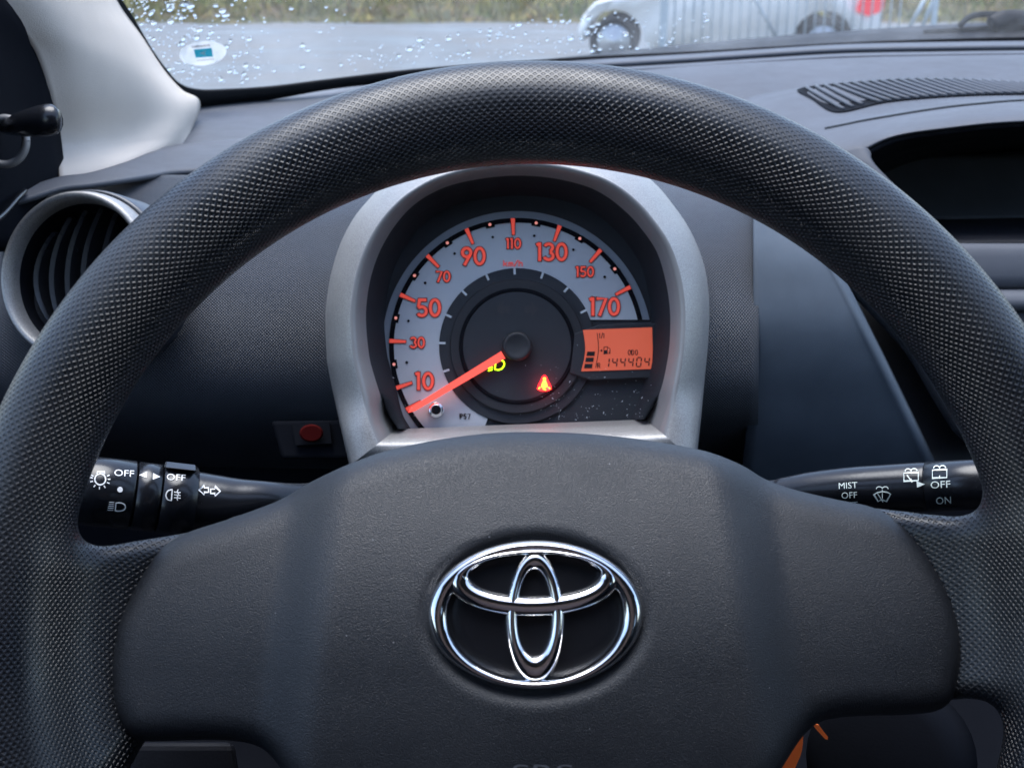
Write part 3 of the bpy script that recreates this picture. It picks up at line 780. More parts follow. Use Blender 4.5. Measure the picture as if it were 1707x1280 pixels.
# storage pocket
pk = obj('pocket_wall', *(lambda q: (q, [[1, 2, 6, 5], [2, 3, 7, 6], [4, 5, 6, 7]]))([P(2900, 196, .762), P(1432, 256, .772), P(1590, 430, .745), P(2900, 430, .74), P(2900, 205, .93), P(1400, 240, .93), P(1480, 372, .90), P(2900, 368, .90)]), M['black'], da, smooth=False)
patch('pocket_roof', [[(x, y - 3, t - .004) for x, y, t in CH[6][1:]], [(x + (20 if x < 1500 else 0), y + 8, t + .05) for x, y, t in CH[6][1:]], [(x + (30 if x < 1500 else 0), y + 40, t + .16) for x, y, t in CH[6][1:]]], M['black'], da, n=6, solid=.003, ext=1000)
patch('pocket_back', [[(1380, 262, .90), (1600, 262, .90), (1900, 262, .90)], [(1400, 320, .885), (1600, 318, .885), (1900, 316, .885)], [(1420, 376, .87), (1600, 373, .87), (1900, 368, .87)]], M['pocket'], da, n=5, solid=.003, ext=1000)
patch('pocket_ledge', [[(1480, 373, .87), (1600, 372, .87), (1900, 367, .87)], [(1500, 392, .81), (1620, 390, .81), (1900, 388, .81)], [(1540, 414, .745), (1640, 412, .745), (1900, 410, .745)]], M['black'], da, n=4, solid=.003, ext=1000)
# centre console face: light satin strips with dark gaps
for nm, a, b, m, t in (('console_strip', 414, 474, M['dash'], .735), ('console_strip', 490, 514, M['dash'], .728), ('console_strip', 520, 640, M['dash_dark'], .730)):
    patch(nm, [[(1560, a, t), (1700, a, t), (1900, a, t)], [(1560, a + 6, t - .006), (1700, a + 6, t - .006), (1900, a + 6, t - .006)], [(1560, b - 4, t - .008), (1700, b - 4, t - .008), (1900, b - 4, t - .008)], [(1560, b, t), (1700, b, t), (1900, b, t)]], m, da, n=4, solid=.003, ext=1000)
patch('console_gap', [[(1540, 440, .745), (1700, 440, .745), (1900, 440, .745)], [(1560, 700, .745), (1700, 700, .745), (1900, 700, .745)], [(1600, 1500, .70), (1700, 1500, .70), (1900, 1500, .70)]], M['print_black'], da, n=2, solid=.003, ext=1000)

# =================================================================== ROUND AIR VENT
VP = Plane(140, 462, .632, R(2))
VP.ex = AX * math.cos(R(-14)) + AF * math.sin(R(-14)); VP.n = np.cross(VP.ex, VP.ey); VP.n = VP.n if VP.n @ AF < 0 else -VP.n
av = thing('air_vent', 'round air vent with silver ring and curved black blades beside the pillar', 'air vent', VP.o)
SV = .632 / 2000
def vc(rpx, h, n=64, ex=1.0): return [VP.xy(rpx * SV * ex * math.cos(a), rpx * SV * math.sin(a), h) for a in np.linspace(0, 2 * math.pi, n, endpoint=False)]
loft('ring', [vc(142, -.03), vc(141.5, .004), vc(139, .0085), vc(134, .0105), vc(128, .009), vc(124, .003), vc(122.5, -.004)], M['silver'], av)
loft('outer_lip', [vc(150, -.03), vc(149, -.004), vc(145, -.001), vc(141, -.002)], M['dots'], av)
loft('barrel', [vc(123, .000), vc(119, -.012), vc(106, -.028)], M['black'], av)
obj('back_disc', vc(106, -.027), [list(range(64))], M['print_black'], av, smooth=False)
for k in range(-3, 4):
    x0 = k * 30 + 4; hw = math.sqrt(max(1, 117 ** 2 - x0 ** 2))
    L = []
    for s in np.linspace(-1, 1, 15):
        bow = -26 * (1 - s * s) * (1 if k <= 0 else .8)
        y = s * hw * SV
        L.append([VP.xy((x0 + bow + 20) * SV - .0008, y, .001 - .004 * s * s), VP.xy((x0 + bow + 20) * SV + .0008, y, -.001 - .004 * s * s), VP.xy((x0 + bow + 34) * SV + .0007, y, -.022), VP.xy((x0 + bow + 34) * SV - .0007, y, -.022)])
    loft('blade', L, M['blade'], av, cap=True, smooth=False)

# =================================================================== INSTRUMENT CLUSTER
cl = thing('instrument_cluster', 'round speedometer cluster in a satin silver bezel behind the wheel', 'speedometer', CLU.o)
keys = [((585, 775), (661, 715)), ((572, 720), (645, 690)), ((560, 666), (633, 655)), ((550, 620), (622, 620)), ((546, 592), (615, 590)), ((544, 526), (610, 533)), ((549, 480), (613, 490)), ((556, 447), (621, 452)), ((570, 405), (635, 415)), ((591, 365), (657, 378)), ((615, 335), (684, 347)), ((643, 307), (715, 325)), ((690, 275), (755, 308)), ((770, 247), (810, 297)), ((862, 238), (864, 293)), ((950, 244), (920, 297)), ((1030, 268), (975, 310)), ((1065, 287), (1010, 327)), ((1090, 307), (1042, 352)), ((1114, 334), (1068, 380)), ((1149, 385), (1095, 420)), ((1173, 447), (1110, 470)), ((1181, 514), (1117, 520)), ((1178, 580), (1116, 575)), ((1174, 620), (1110, 615)), ((1171, 650), (1102, 648)), ((1166, 700), (1090, 678)), ((1158, 768), (1077, 699))]
nk = len(keys)
def bz(frac, h_side, h_top, h_bot):
    pts = []
    for i, (o, q) in enumerate(keys):
        top = sstep(np.array(520 - q[1]), 0, 200); bot = sstep(np.array(q[1] - 640), 0, 70)
        h = h_side + (h_top - h_side) * top + (h_bot - h_side) * bot
        x = q[0] + (o[0] - q[0]) * frac; y = q[1] + (o[1] - q[1]) * frac
        pts.append(CLU.px(x, y, float(h)))
    return list(cr(pts, 4))
loft('bezel', [bz(1.03, -.02, -.03, .01), bz(1.0, .012, .004, .03), bz(.97, .017, .010, .034), bz(.80, .026, .022, .036), bz(.5, .034, .034, .038), bz(.40, .0355, .0365, .0365)], M['silver'], cl, closed=False)
loft('bezel_lip', [bz(.40, .0355, .0365, .0365), bz(.34, .0358, .0368, .035), bz(.25, .034, .035, .027), bz(.12, .027, .028, .013), bz(.0, .020, .022, .002)], M['lip'], cl, closed=False)
dial_edge = []
# shelf under the window, facing up
sh = []
for f_, h in ((0, .002), (.12, .013), (.25, .027), (.34, .035), (.40, .0365), (.5, .038), (.8, .036), (1.0, .030)):
    e = []
    for o, q in (keys[0], keys[-1]):
        e.append(CLU.px(q[0] + (o[0] - q[0]) * f_, q[1] + (o[1] - q[1]) * f_, h))
    sh.append([e[0] + (e[1] - e[0]) * u for u in np.linspace(0, 1, 17)])
loft('shelf', sh, M['silver'], cl, closed=False)
# dark shroud between opening and dial
cen = np.array([864, 560])
def inner_loop(k, h, grow=0):
    pts = []
    for o, q in keys:
        fy = 1 - min(1, max(0, (q[1] - 640) / 50))
        v = np.array(q) + (cen - q) * k * np.array([1, fy])
        pts.append(CLU.px(v[0], v[1], h))
    return list(cr(pts, 4))
loft('shroud', [bz(.0, .020, .022, .002), inner_loop(.02, .016), inner_loop(.13, -.004)], M['shroud'], cl, closed=False)
OC = (862, 577)
def pol(r, a):  # a in degrees clockwise from top
    return OC[0] + r * math.sin(R(a)), OC[1] - r * math.cos(R(a))
def cp(h): return lambda x, y: CLU.px(x, y, h)
base = [(610 + 30 * math.cos(a), 0) for a in ()]
bp = [q for o, q in keys]
lay('dial_base', poly([(c[0], c[1]) for c in cr(bp, 3)]), cp(-.003), M['dial_dark'], cl)
lay('dial_rear', poly([pol(262, a) for a in range(0, 360, 5)]), cp(-.0045), M['shroud'], cl)
def ring_sector(r0, r1, nr=6, na=110):
    V = []; 
    for i in range(nr + 1):
        r = r0 + (r1 - r0) * i / nr
        a1 = math.degrees(math.acos(min(1, 44 / r))); c = 137 / r
        a0 = -(180 - math.degrees(math.acos(min(1, c)))) if c < 1 else -180
        a0 = max(a0, -158)
        V += [pol(r, a0 + (a1 - a0) * j / na) for j in range(na + 1)]
    return np.array(V), grid_faces(nr + 1, na + 1)
face = lay('dial_face', ring_sector(129, 207), cp(-.0020), M['dial'], cl)
lay('dial_rim', ring_sector(213, 225, 2), cp(-.0020), M['dial_rim'], cl)
lay('scale_band', ring_sector(205.5, 213.5, 2), cp(-.0017), M['print_black'], cl)
def disc(name, r, h, m, h2=None, r2=None):
    n = 72; L = [[CLU.px(*pol(rr, 360 * j / n), hh) for j in range(n)] for rr, hh in ((r, h - .0025), (r, h - .0004), (r - 1.2, h))]
    return loft(name, L, m, cl, cap=True, smooth=False)
disc('centre_disc', 130, -.0012, M['dial_dark'])
disc('raised_ring', 112, .0006, M['dial_mid'])
n = 72
loft('groove', [[CLU.px(*pol(rr, 360 * j / n), hh) for j in range(n)] for rr, hh in ((97, .0009), (95, .0013), (92, .0013), (90, .0009))], M['print_black'], cl)
disc('inner_disc', 91, .0011, M['dial_dark'])
# raised bar that carries the display
V = [(1000, 541), (1124, 536), (1124, 628), (985, 634), (950, 622), (958, 556)]
L = [[CLU.px(x, y, h) for x, y in V] for h in (-.003, .0015)]
loft('display_housing', L, M['dial_dark'], cl, cap=True, smooth=False, bevel=.0006)
ang_of = lambda v: -1.9 + (v - 110) * 1.072
# ticks, dots, numerals
for v in list(range(10, 171, 20)) + [0]:
    a = ang_of(v); u = (math.cos(R(a)), math.sin(R(a))); p0 = pol(213, a); p1 = pol(185.5, a)
    def wedge(w0, w1, e):
        q0 = pol(213 + e * .3, a); q1 = pol(185.5 - e, a)
        return poly([(q0[0] - u[0] * w0, q0[1] - u[1] * w0), (q0[0] + u[0] * w0, q0[1] + u[1] * w0), (q1[0] + u[0] * w1, q1[1] + u[1] * w1), (q1[0] - u[0] * w1, q1[1] - u[1] * w1)])
    t = lay('tick_mark', wedge(4.4, 3.0, 1), cp(-.0014), M['red_line'], cl)
    lay('tick_fill', wedge(3.4, 2.0, 0), cp(-.0012), M['red_fill'], t)
for v in range(20, 161, 20):
    a = ang_of(v); u = np.array((math.cos(R(a)), math.sin(R(a)))); w = np.array((math.sin(R(a)), -math.cos(R(a))))
    c = np.array(pol(205.5, a))
    t = lay('half_mark', poly([c + u * 7.5 - w * 3.5, c + u * 7.5 + w * 4, c - u * 7.5 + w * 4, c - u * 7.5 - w * 3.5]), cp(-.00155), M['print_black'], cl)
    lay('half_dot', poly(circ(14, 2.6, c=pol(207.5, a))), cp(-.0013), M['pink'], t)
    lay('mile_dot', poly(circ(14, 2.3, c=pol(186, a))), cp(-.0015), M['print_black'], cl)
for v in range(10, 171, 20):
    a = ang_of(v)
    lay('inner_tick', ribbon([pol(130.5, a), pol(119.5, a)], 3.6), cp(-.0009), M['tick_white'], cl)
def digit(d):
    if d == '0': return [(strip_ell((.30, .5), .22, .42, 0, 360, 40)[:-1], True)], .60
    if d == '1': return [([(.0, .86), (.16, .95)], False), ([(.16, 0), (.16, 1)], False)], .31
    if d == '3': return [(strip_ell((.26, .73), .19, .19, 160, -75, 20)[::1], False), (strip_ell((.26, .28), .215, .20, 78, -165, 22), False)], .56
    if d == '5': return [([(.48, .92), (.14, .92), (.09, .52)] , False), ([(.09, .52)] + strip_ell((.25, .31), .215, .235, 122, -150, 24), False)], .56
    if d == '7': return [([(.0, .92), (.46, .92), (.14, 0)], False)], .52
    if d == '9': return [(strip_ell((.28, .69), .20, .23, 0, 360, 32)[:-1], True), ([(.455, .58), (.17, 0)], False)], .58
def strokes(s, cx, cy, h, w, lw):
    G = {'k': [[(0, 0), (0, 1)], [(.8, .62), (0, .3)], [(.25, .42), (.85, 0)]], 'm': [[(0, 0), (0, .65)], [(0, .5), (.2, .65), (.45, .6), (.5, .45), (.5, 0)], [(.5, .45), (.7, .65), (.95, .6), (1, .45), (1, 0)]], '/': [[(.1, -.05), (.9, 1.05)]],
         'h': [[(0, 0), (0, 1)], [(0, .45), (.3, .65), (.7, .62), (.8, .45), (.8, 0)]], 'O': [strip_ell((.45, .5), .42, .5, 0, 360, 16)], 'D': [[(0, 0), (0, 1), (.45, 1), (.8, .75), (.8, .25), (.45, 0), (0, 0)]], 'R': [[(0, 0), (0, 1), (.6, 1), (.75, .78), (.6, .5), (0, .5)], [(.4, .5), (.8, 0)]],
         'P': [[(0, 0), (0, 1), (.6, 1), (.75, .76), (.6, .48), (0, .48)]], '5': [[(.7, 1), (.1, 1), (.05, .55), (.5, .6), (.75, .35), (.55, .02), (0, .08)]], '7': [[(0, 1), (.75, 1), (.3, 0)]], '1': [[(.15, .8), (.45, 1), (.45, 0)]]}
    n = len(s); adv = w / n; out = []
    for i, c in enumerate(s):
        for p in G[c]:
            out.append(ribbon([(cx - w / 2 + (i + a * .78 + .08) * adv, cy - (b - .5) * h) for a, b in p], lw, False, lw * .3))
    return merge(out)
def numeral(s, cx, cy, h):
    ws_ = [digit(c)[1] for c in s]; tot = sum(ws_); x = -tot / 2 - .01
    out, fil = [], []
    wt = .165
    for c, w in zip(s, ws_):
        for pts, cls in digit(c)[0]:
            q = [(cx + (x + a) * h * 1.12, cy - (b - .5) * h) for a, b in pts]
            out.append(ribbon(q, h * wt + 2.4, cls, 1.2)); fil.append(ribbon(q, h * wt - .2, cls, -.2))
        x += w + .02
    t = lay('numeral', merge(out), cp(-.0015), M['red_line'], cl)
    lay('numeral_fill', merge(fil), cp(-.0012), M['red_fill'], t)
for s, x, y, h in (('10', 708, 635, 30), ('30', 696, 571, 19), ('50', 715, 513, 31), ('70', 739, 461, 19), ('90', 789, 427, 31), ('110', 856, 406, 18), ('130', 920, 420, 31), ('150', 975, 453, 18), ('170', 1008, 511, 31)):
    numeral(s, x, y, h)
lay('unit_lettering', strokes('km/h', 856, 439, 9, 34, 1.6), cp(-.0015), M['red_thin'], cl)
lay('part_lettering', strokes('P57', 776, 694, 8, 19, 1.5), cp(-.0015), M['print_black'], cl)
# needle and hub
def hub():
    L = [[CLU.px(*pol(rr, 360 * j / 48), hh) for j in range(48)] for rr, hh in ((25, .0005), (24.5, .007), (23, .0085), (20, .009), (17, .0085))]
    loft('needle_hub', L, M['dial_mid'], cl, cap=True)
hub()
nq = [(835.5, 585.5), (842.5, 597.5), (691, 685.5), (680, 688), (684, 679.5)]
L = [[CLU.px(x, y, h) for x, y in nq] for h in (.0035, .0055)]
L.append([CLU.px(x + (763 - x) * .02, y + (636 - y) * .02, .006) for x, y in nq])
loft('needle', L, M['needle'], cl, cap=True, smooth=False)
# reset knob
def knob(rows, m, name, par): 
    return loft(name, [[CLU.px(727 + r_ * math.cos(a), 683 + r_ * math.sin(a), h) for a in np.linspace(0, 2 * math.pi, 32, endpoint=False)] for r_, h in rows], m, par, cap=True)
kb = knob([(13.5, -.002), (13.2, .0005), (11.5, .0014), (9.8, .0010), (9.6, .004), (8.8, .0052), (7.8, .0052)], M['chrome'], 'reset_knob', cl)
knob([(7.6, .0045), (7.4, .0056), (6, .0058)], M['print_black'], 'knob_cap', kb)
# icons on the dark centre
hl = [ribbon([(827, 601), (824.5, 615.5)], 2.2), ribbon(cr([(827, 600.5), (834, 599.5), (839.5, 603), (840.5, 608), (837, 614), (831, 616.5), (824.5, 615.5)], 5), 2.2)]
for k in range(4): hl.append(ribbon([(814.2 - k * .2, 606 + 4.1 * k), (821.8 - k * .3, 603.6 + 4.1 * k)], 1.9))
lay('headlight_icon', merge(hl), cp(.0014), M['green'], cl)
bel = [poly(circ(14, 3.4, c=(907.5, 630))), poly([(905, 633), (910.5, 633), (913.5, 641), (914, 646), (910, 648), (905, 648), (900.5, 646), (901.5, 641)]), ribbon([(899, 646), (896, 650)], 3), ribbon([(915, 646), (919, 650)], 3), ribbon([(904, 649), (911, 652)], 3)]
def shrink(sh_, k_): return np.array([907.5, 640]) + (sh_[0] - np.array([907.5, 640])) * k_, sh_[1]
lay('seat_belt_icon', shrink(merge(bel), .85), cp(.0016), M['icon_red'], cl)
bel2 = [poly(circ(20, 7, c=(907.5, 629))), poly([(903, 624), (907.5, 621), (912, 624), (915, 631), (920.5, 642), (923, 650), (915, 655), (900, 655), (892, 650), (894.5, 642), (900, 631)])]
lay('seat_belt_halo', shrink(bel2[1], .8), cp(.0014), M['icon_halo'], cl)  # glowing red sheet imitates the halo round the icon
ld = bpy.data.lights.new('seat_belt_lamp', 'POINT'); ld.energy = .0016; ld.color = (1, .03, .03); ld.shadow_soft_size = .002
lo = bpy.data.objects.new('seat_belt_lamp', ld); COL.objects.link(lo); lo.parent = cl; lo.location = CLU.px(907.5, 641, .007) - wloc(cl)
lay('stop_lettering', text2d('STOP', 868, 651, 13, 38), cp(.0013), M['ghost'], cl)
for sgn, x0 in ((-1, 838), (1, 886)):
    lay('arrow_icon', poly([(x0 + sgn * 12, 516), (x0 - sgn * 0, 503), (x0, 510), (x0 - sgn * 12, 510), (x0 - sgn * 12, 522), (x0, 522), (x0, 529)]), cp(.0013), M['ghost'], cl)
# display
ldn = cr([(971.7, 550), (975, 570), (975.5, 585), (973, 602), (968.6, 619)], 4)
lcd = lay('display', poly([tuple(q) for q in ldn] + [(1087, 615), (1088, 580), (1087, 545.6)]), cp(.0020), M['lcd'], cl)
ink = []
for y0 in (586, 596, 606.5):
    s = -(y0 - 586) * .2
    ink.append(poly([(979 + s, y0), (992 + s, y0), (991 + s, y0 + 7.4), (977.5 + s, y0 + 7.4)]))
ink.append(ribbon(cr([(995.5, 555), (997.5, 575), (997, 590), (993, 613)], 5), 1.2))
lay('fuel_bars', merge(ink), cp(.0023), M['lcd_ink'], lcd)
lay('fuel_scale', merge([strokes('1/1', 1003.5, 559.5, 8, 10.5, 1.3), strokes('R', 999, 609.5, 7.5, 6.5, 1.3)]), cp(.0023), M['lcd_ink'], lcd)
pm = [poly([(1006.5, 584), (1012.5, 583.5), (1013, 590), (1006, 590.5)]), ribbon([(1006.5, 584), (1007, 578.5), (1012.5, 578), (1012.5, 584)], 1.2), ribbon([(1014, 579), (1017, 582), (1016.5, 589), (1013.5, 589)], 1.1), poly([(999.8, 584.3), (1004, 582), (1004, 586.5)])]
lay('fuel_pump', merge(pm), cp(.0023), M['lcd_ink'], lcd)
lay('odo_lettering', strokes('ODO', 1055.5, 587.5, 8, 18, 1.3), cp(.0023), M['lcd_ink'], lcd)
SEG = {'1': 'bc', '4': 'bcfg', '0': 'abcdef'}
for k, ch in enumerate('144404'):
    x0 = 1008.5 + 13.3 * k; y0 = 597; w, h = 7.4, 15; sk = -1.6; seg = []
    pt = lambda a, b: (x0 + a * w + sk * b + (k * .1), y0 + b * h - k * .25)
    S = {'a': ((.1, 0), (.9, 0)), 'b': ((1, .06), (1, .44)), 'c': ((1, .56), (1, .94)), 'd': ((.1, 1), (.9, 1)), 'e': ((0, .56), (0, .94)), 'f': ((0, .06), (0, .44)), 'g': ((.1, .5), (.9, .5))}
    for q in SEG[ch]: seg.append(ribbon([pt(*S[q][0]), pt(*S[q][1])], 2.0))
    lay('odometer_digit', merge(seg), cp(.0023), M['lcd_ink'], lcd)
# clear lens over the dial, with dust
lens = lay('lens', poly([(c[0], c[1]) for c in cr([np.array(q) + (cen - q) * .02 for q in bp], 3)]), cp(.0125), M['lens'], cl)
mb = MB()
for i in range(130):
    if rng.random() < .75: x = rng.uniform(900, 1100); y = 700 - abs(rng.normal(0, 45))
    else: x = rng.uniform(650, 1090); y = rng.uniform(600, 702)
    if x > 1095 - (y - 620) * .25 if y > 620 else x > 1100: continue
    r_ = rng.uniform(.35, .9); a = rng.uniform(0, 6.3); ln = r_ * rng.choice([1, 1, 1, 3])
    d = np.array([math.cos(a), math.sin(a)]); e = np.array([-d[1], d[0]])
    c = np.array([x, y])
    mb.add([CLU.px(*(c + d * ln), .0128), CLU.px(*(c + e * r_), .0128), CLU.px(*(c - d * ln), .0128), CLU.px(*(c - e * r_ * .7), .0128)], [[0, 1, 2, 3]])
mb.build('dust', M['dust'], cl, smooth=False, kind='stuff')

# =================================================================== STALKS
def lathe(path, rad, n=40, flat_=1.0):
    """round bar along a path; flat_ squashes it towards the driver"""
    p = np.asarray(path, float); V = []
    T = np.gradient(p, axis=0); T /= np.linalg.norm(T, axis=1)[:, None]
    for i in range(len(p)):
        a = np.cross(T[i], AF); a /= np.linalg.norm(a); b = np.cross(a, T[i])
        for j in range(n):
            w = 2 * math.pi * j / n
            V.append(p[i] + rad[i] * (math.cos(w) * a + math.sin(w) * b * flat_))
    return V, grid_faces(len(p), n, closed_c=True) + [list(range(n))[::-1], [(len(p) - 1) * n + j for j in range(n)]]
def seg_path(a, b, rows):
    """rows of (fraction, radius)"""
    a = np.array(a); b = np.array(b)
    return [a + (b - a) * f for f, r in rows], [r for f, r in rows]
ls = thing('light_stalk', 'black indicator and light stalk with white symbols left of the wheel hub', 'stalk', P(330, 830, .47))
la, lb = P(95, 812, .452), P(520, 858, .485)
def lf(px_): return (px_ - 95) / (520 - 95)
def seglist(x0, x1, r0, r1, bev=3):
    return [(lf(x0), r0 - .0008), (lf(x0 + bev), r0), (lf(x1 - bev), r1), (lf(x1), r1 - .0008)]
k1 = obj('end_knob', *lathe(*seg_path(la, lb, [(0, .004), (.01, .0095)] + seglist(92, 216, .0131, .0133))), M['gloss_black'], ls)
k2 = obj('marker_ring', *lathe(*seg_path(la, lb, seglist(217.5, 257, .0131, .0132, 1.5))), M['gloss_black'], ls)
k3 = obj('fog_ring', *lathe(*seg_path(la, lb, seglist(258.5, 316, .0136, .0136, 1.5))), M['gloss_black'], ls)
pth = cr([P(312, 836, .468), P(380, 842, .472), P(440, 836, .476), P(500, 828, .485), P(560, 822, .50), P(700, 820, .54)], 6)
rd = cr([(.0122,), (.0112,), (.0084,), (.0055,), (.0055,), (.006,)], 6)[:, 0]
k4 = obj('shaft', *lathe(pth, rd), M['gloss_black'], ls)
obj('fog_tab', *(lambda q: (q, [[0, 1, 2, 3], [4, 7, 6, 5], [0, 4, 5, 1], [1, 5, 6, 2], [2, 6, 7, 3], [3, 7, 4, 0]]))([P(275, 769, .462), P(327, 775, .464), P(328, 785, .4590), P(273, 779, .4570), P(275, 769, .475), P(327, 775, .477), P(328, 790, .475), P(273, 784, .475)]), M['gloss_black'], ls, smooth=False, bevel=.0008)
lbv = bvh_of(k1, k2, k3, k4)
def onl(b):
    def f(x, y):
        q = on(b, x, y, .00025)
        return q if q is not None else P(x, y, .46)
    return f
rt = R(3.5)
def glyphs(nm, shape, m=None): lay(nm, shape, onl(lbv), m or M['print_white'], ls)
glyphs('lettering', text2d('OFF', 207, 789, 10.5, 33, rot=rt))
glyphs('lettering', text2d('OFF', 293.5, 796, 10.5, 31, rot=rt))
glyphs('dot_mark', poly(circ(16, 4.6, c=(200, 816))))
glyphs('arrow_mark', poly([(233, 792), (245, 786.5), (244.5, 797)])); glyphs('arrow_mark', poly([(267, 795), (255, 789), (254.5, 799.5)]))
sun_i = [ribbon(circ(24, 9, c=(167, 799)), 2.2, True), ribbon([(162, 790), (162, 786.5), (174, 787), (174, 790.5)], 2)]
for a in (25, 60, 95, 130, 165, 0, 190, -25, 205): 
    c, s = math.cos(R(a)), math.sin(R(a)); sun_i.append(ribbon([(167 + 12.5 * c, 799 + 12 * s), (167 + 17 * c, 799 + 16.5 * s)], 1.8))
glyphs('side_light_symbol', merge(sun_i))
hb = [ribbon(cr([(193, 838), (200, 837.5), (207, 840), (209, 845), (206, 849.5), (199, 851), (192, 850.5)], 5), 2.0), ribbon([(193.5, 837.5), (192, 851)], 2)]
for k in range(5): hb.append(ribbon([(182 - k * .7, 836.5 + 3.2 * k), (190.5 - k * .4, 837 + 3.2 * k)], 1.4))
glyphs('headlight_symbol', merge(hb))
fg = [ribbon(cr([(287, 816), (280, 818), (276.5, 825), (279, 832), (286, 834)], 5), 2), ribbon([(287, 815.5), (285.5, 834.5)], 2), ribbon(cr([(297, 816), (295, 820), (297.5, 824), (295, 829), (296, 834)], 4), 1.6)]
for k in range(3): fg.append(ribbon([(290, 820 + 4.6 * k), (301, 821 + 4.6 * k)], 1.5))
glyphs('rear_fog_symbol', merge(fg))
def oarrow(cx, cy, s): return ribbon([(cx + s * a, cy + b) for a, b in ((-9, 0), (0, -8), (0, -3.5), (7, -3.5), (7, 3.5), (0, 3.5), (0, 8))], 1.9, True)
glyphs('turn_arrow_symbol', merge([oarrow(340.5, 817, 1), oarrow(358, 819, -1)]))

rs = thing('wiper_stalk', 'black wiper stalk with white symbols right of the wheel hub', 'stalk', P(1450, 815, .47))
ra, rb = P(1240, 826, .50), P(1665, 806, .452)
def rf(px_): return (px_ - 1240) / (1665 - 1240)
pth, rd = seg_path(ra, rb, [(-.5, .006), (rf(1270), .0058), (rf(1310), .0066), (rf(1360), .0083), (rf(1420), .0093), (rf(1480), .0096), (rf(1549), .0097), (rf(1552), .0090)])
pth = list(cr(pth, 5)); rd = cr([(q,) for q in rd], 5)[:, 0]
r1 = obj('shaft', *lathe(pth, rd), M['gloss_black'], rs)
r2 = obj('end_knob', *lathe(*seg_path(ra, rb, [(rf(1554), .0090), (rf(1556), .0099), (rf(1640), .0096), (rf(1660), .008), (rf(1665), .004)])), M['gloss_black'], rs)
rbv = bvh_of(r1, r2)
def glyr(nm, shape, m=None): lay(nm, shape, onl(rbv), m or M['print_green'], rs)
rt = R(-3)
glyr('lettering', text2d('OFF', 1568, 807.5, 11.5, 33, rot=rt)); glyr('lettering', text2d('ON', 1573, 833.5, 11.5, 25, rot=rt))
glyr('lettering', text2d('MIST', 1414, 809, 10, 31, rot=rt)); glyr('lettering', text2d('OFF', 1416, 825, 10, 26, rot=rt)); 
glyr('lettering', text2d('INT', 1418, 841, 10, 24, rot=rt))
glyr('arrow_mark', poly([(1528, 802), (1542, 807), (1529, 812.5)]))
def washer(cx, cy, line):
    q = [ribbon([(cx - 12, cy - 4), (cx + 12, cy - 5), (cx + 12, cy + 8), (cx - 12, cy + 9)], 1.7, True), ribbon([(cx, cy - 8), (cx, cy + 10)], 1.3)]
    q += [ribbon(strip_ell((cx - 5, cy - 7), 5, 4, 180, 350, 8), 1.5), ribbon(strip_ell((cx + 5, cy - 7.5), 5, 4, 190, 360, 8), 1.5)]
    if line: q.append(ribbon([(cx - 7, cy - 1), (cx + 2, cy + 11)], 1.7))
    return merge(q)
glyr('rear_wiper_symbol', washer(1519, 793, True)); glyr('rear_washer_symbol', washer(1566.5, 788, False))
wf = [ribbon([(1457, 824), (1463, 820.5), (1471, 819), (1479, 820), (1485, 823), (1478, 835), (1470, 832), (1464, 835)], 1.9, True), ribbon([(1463, 822), (1472, 836)], 1.7), ribbon([(1471, 812), (1471, 830)], 1.2), ribbon(strip_ell((1466, 815), 5, 4, 180, 350, 8), 1.4), ribbon(strip_ell((1476, 815), 5, 4, 190, 360, 8), 1.4)]
glyr('washer_symbol', merge(wf))

# =================================================================== STEERING WHEEL
sw_ = thing('steering_wheel', 'black steering wheel with knurled rim and domed airbag cover', 'steering wheel', WH.o)
def wl(pts, h): return [WH.loc(WH.px(x, y, h))[:2] for x, y in pts]
# rim and spokes as one skin
st = .0016
gx_ = np.arange(-.196, .197, st); gy_ = np.arange(-.196, .197, st); gh = np.arange(-.052, .026, st)
X, Y = np.meshgrid(gx_, gy_, indexing='ij'); RHO = np.hypot(X, Y)
left = wl(cr([(0, 912), (110, 920), (200, 903), (300, 882), (390, 852), (470, 900), (480, 1060), (440, 1200), (330, 1218), (230, 1235), (190, 1300), (150, 1400), (20, 1360), (-30, 1150)], 5, True), -.006)
right = wl(cr([(1790, 860), (1680, 868), (1570, 856), (1470, 842), (1400, 852), (1330, 900), (1320, 1060), (1360, 1180), (1460, 1188), (1570, 1178), (1670, 1160), (1790, 1150), (1820, 1000)], 5, True), -.006)
bot = [(-.055, -.06), (.055, -.06), (.07, -.12), (.085, -.165), (-.085, -.165), (-.07, -.12)]
D2 = np.minimum(poly_sdf(X, Y, left), np.minimum(poly_sdf(X, Y, right), poly_sdf(X, Y, bot)))
H3 = gh[None, None, :]
TOR = np.hypot((RHO - RIM_R)[..., None], H3) - RIM_r
h0 = (-.0045 - .70 * np.clip(.158 - RHO, 0, .045))[..., None]
rr_ = .007
a_ = D2[..., None] + rr_; b_ = np.abs(H3 - h0) - .0105 + rr_
SPK = np.hypot(np.maximum(a_, 0), np.maximum(b_, 0)) + np.minimum(np.maximum(a_, b_), 0) - rr_
F = smin(TOR, SPK, .014)
V, Q = surface_nets(F, (gx_[0], gy_[0], gh[0]), st, 4)
x, y, h = V.T; rho = np.hypot(x, y); th = np.arctan2(x, y); q = rho - RIM_R
ang_t = np.arctan2(q, h)                             # 0 at the front, + outward
vv = np.where(q > 0, -RIM_r * ang_t, -q + np.maximum(0, RIM_r * .97 - h))
vv = np.where((q <= 0) & (h < 0), RIM_r * .97 + np.maximum(-q, RIM_r) + RIM_r * np.arctan2(-h, np.maximum(-q, 1e-4)), vv)
NPC = round(2 * math.pi * RIM_R / .0026)
uu = th / (2 * math.pi) * NPC * .0026
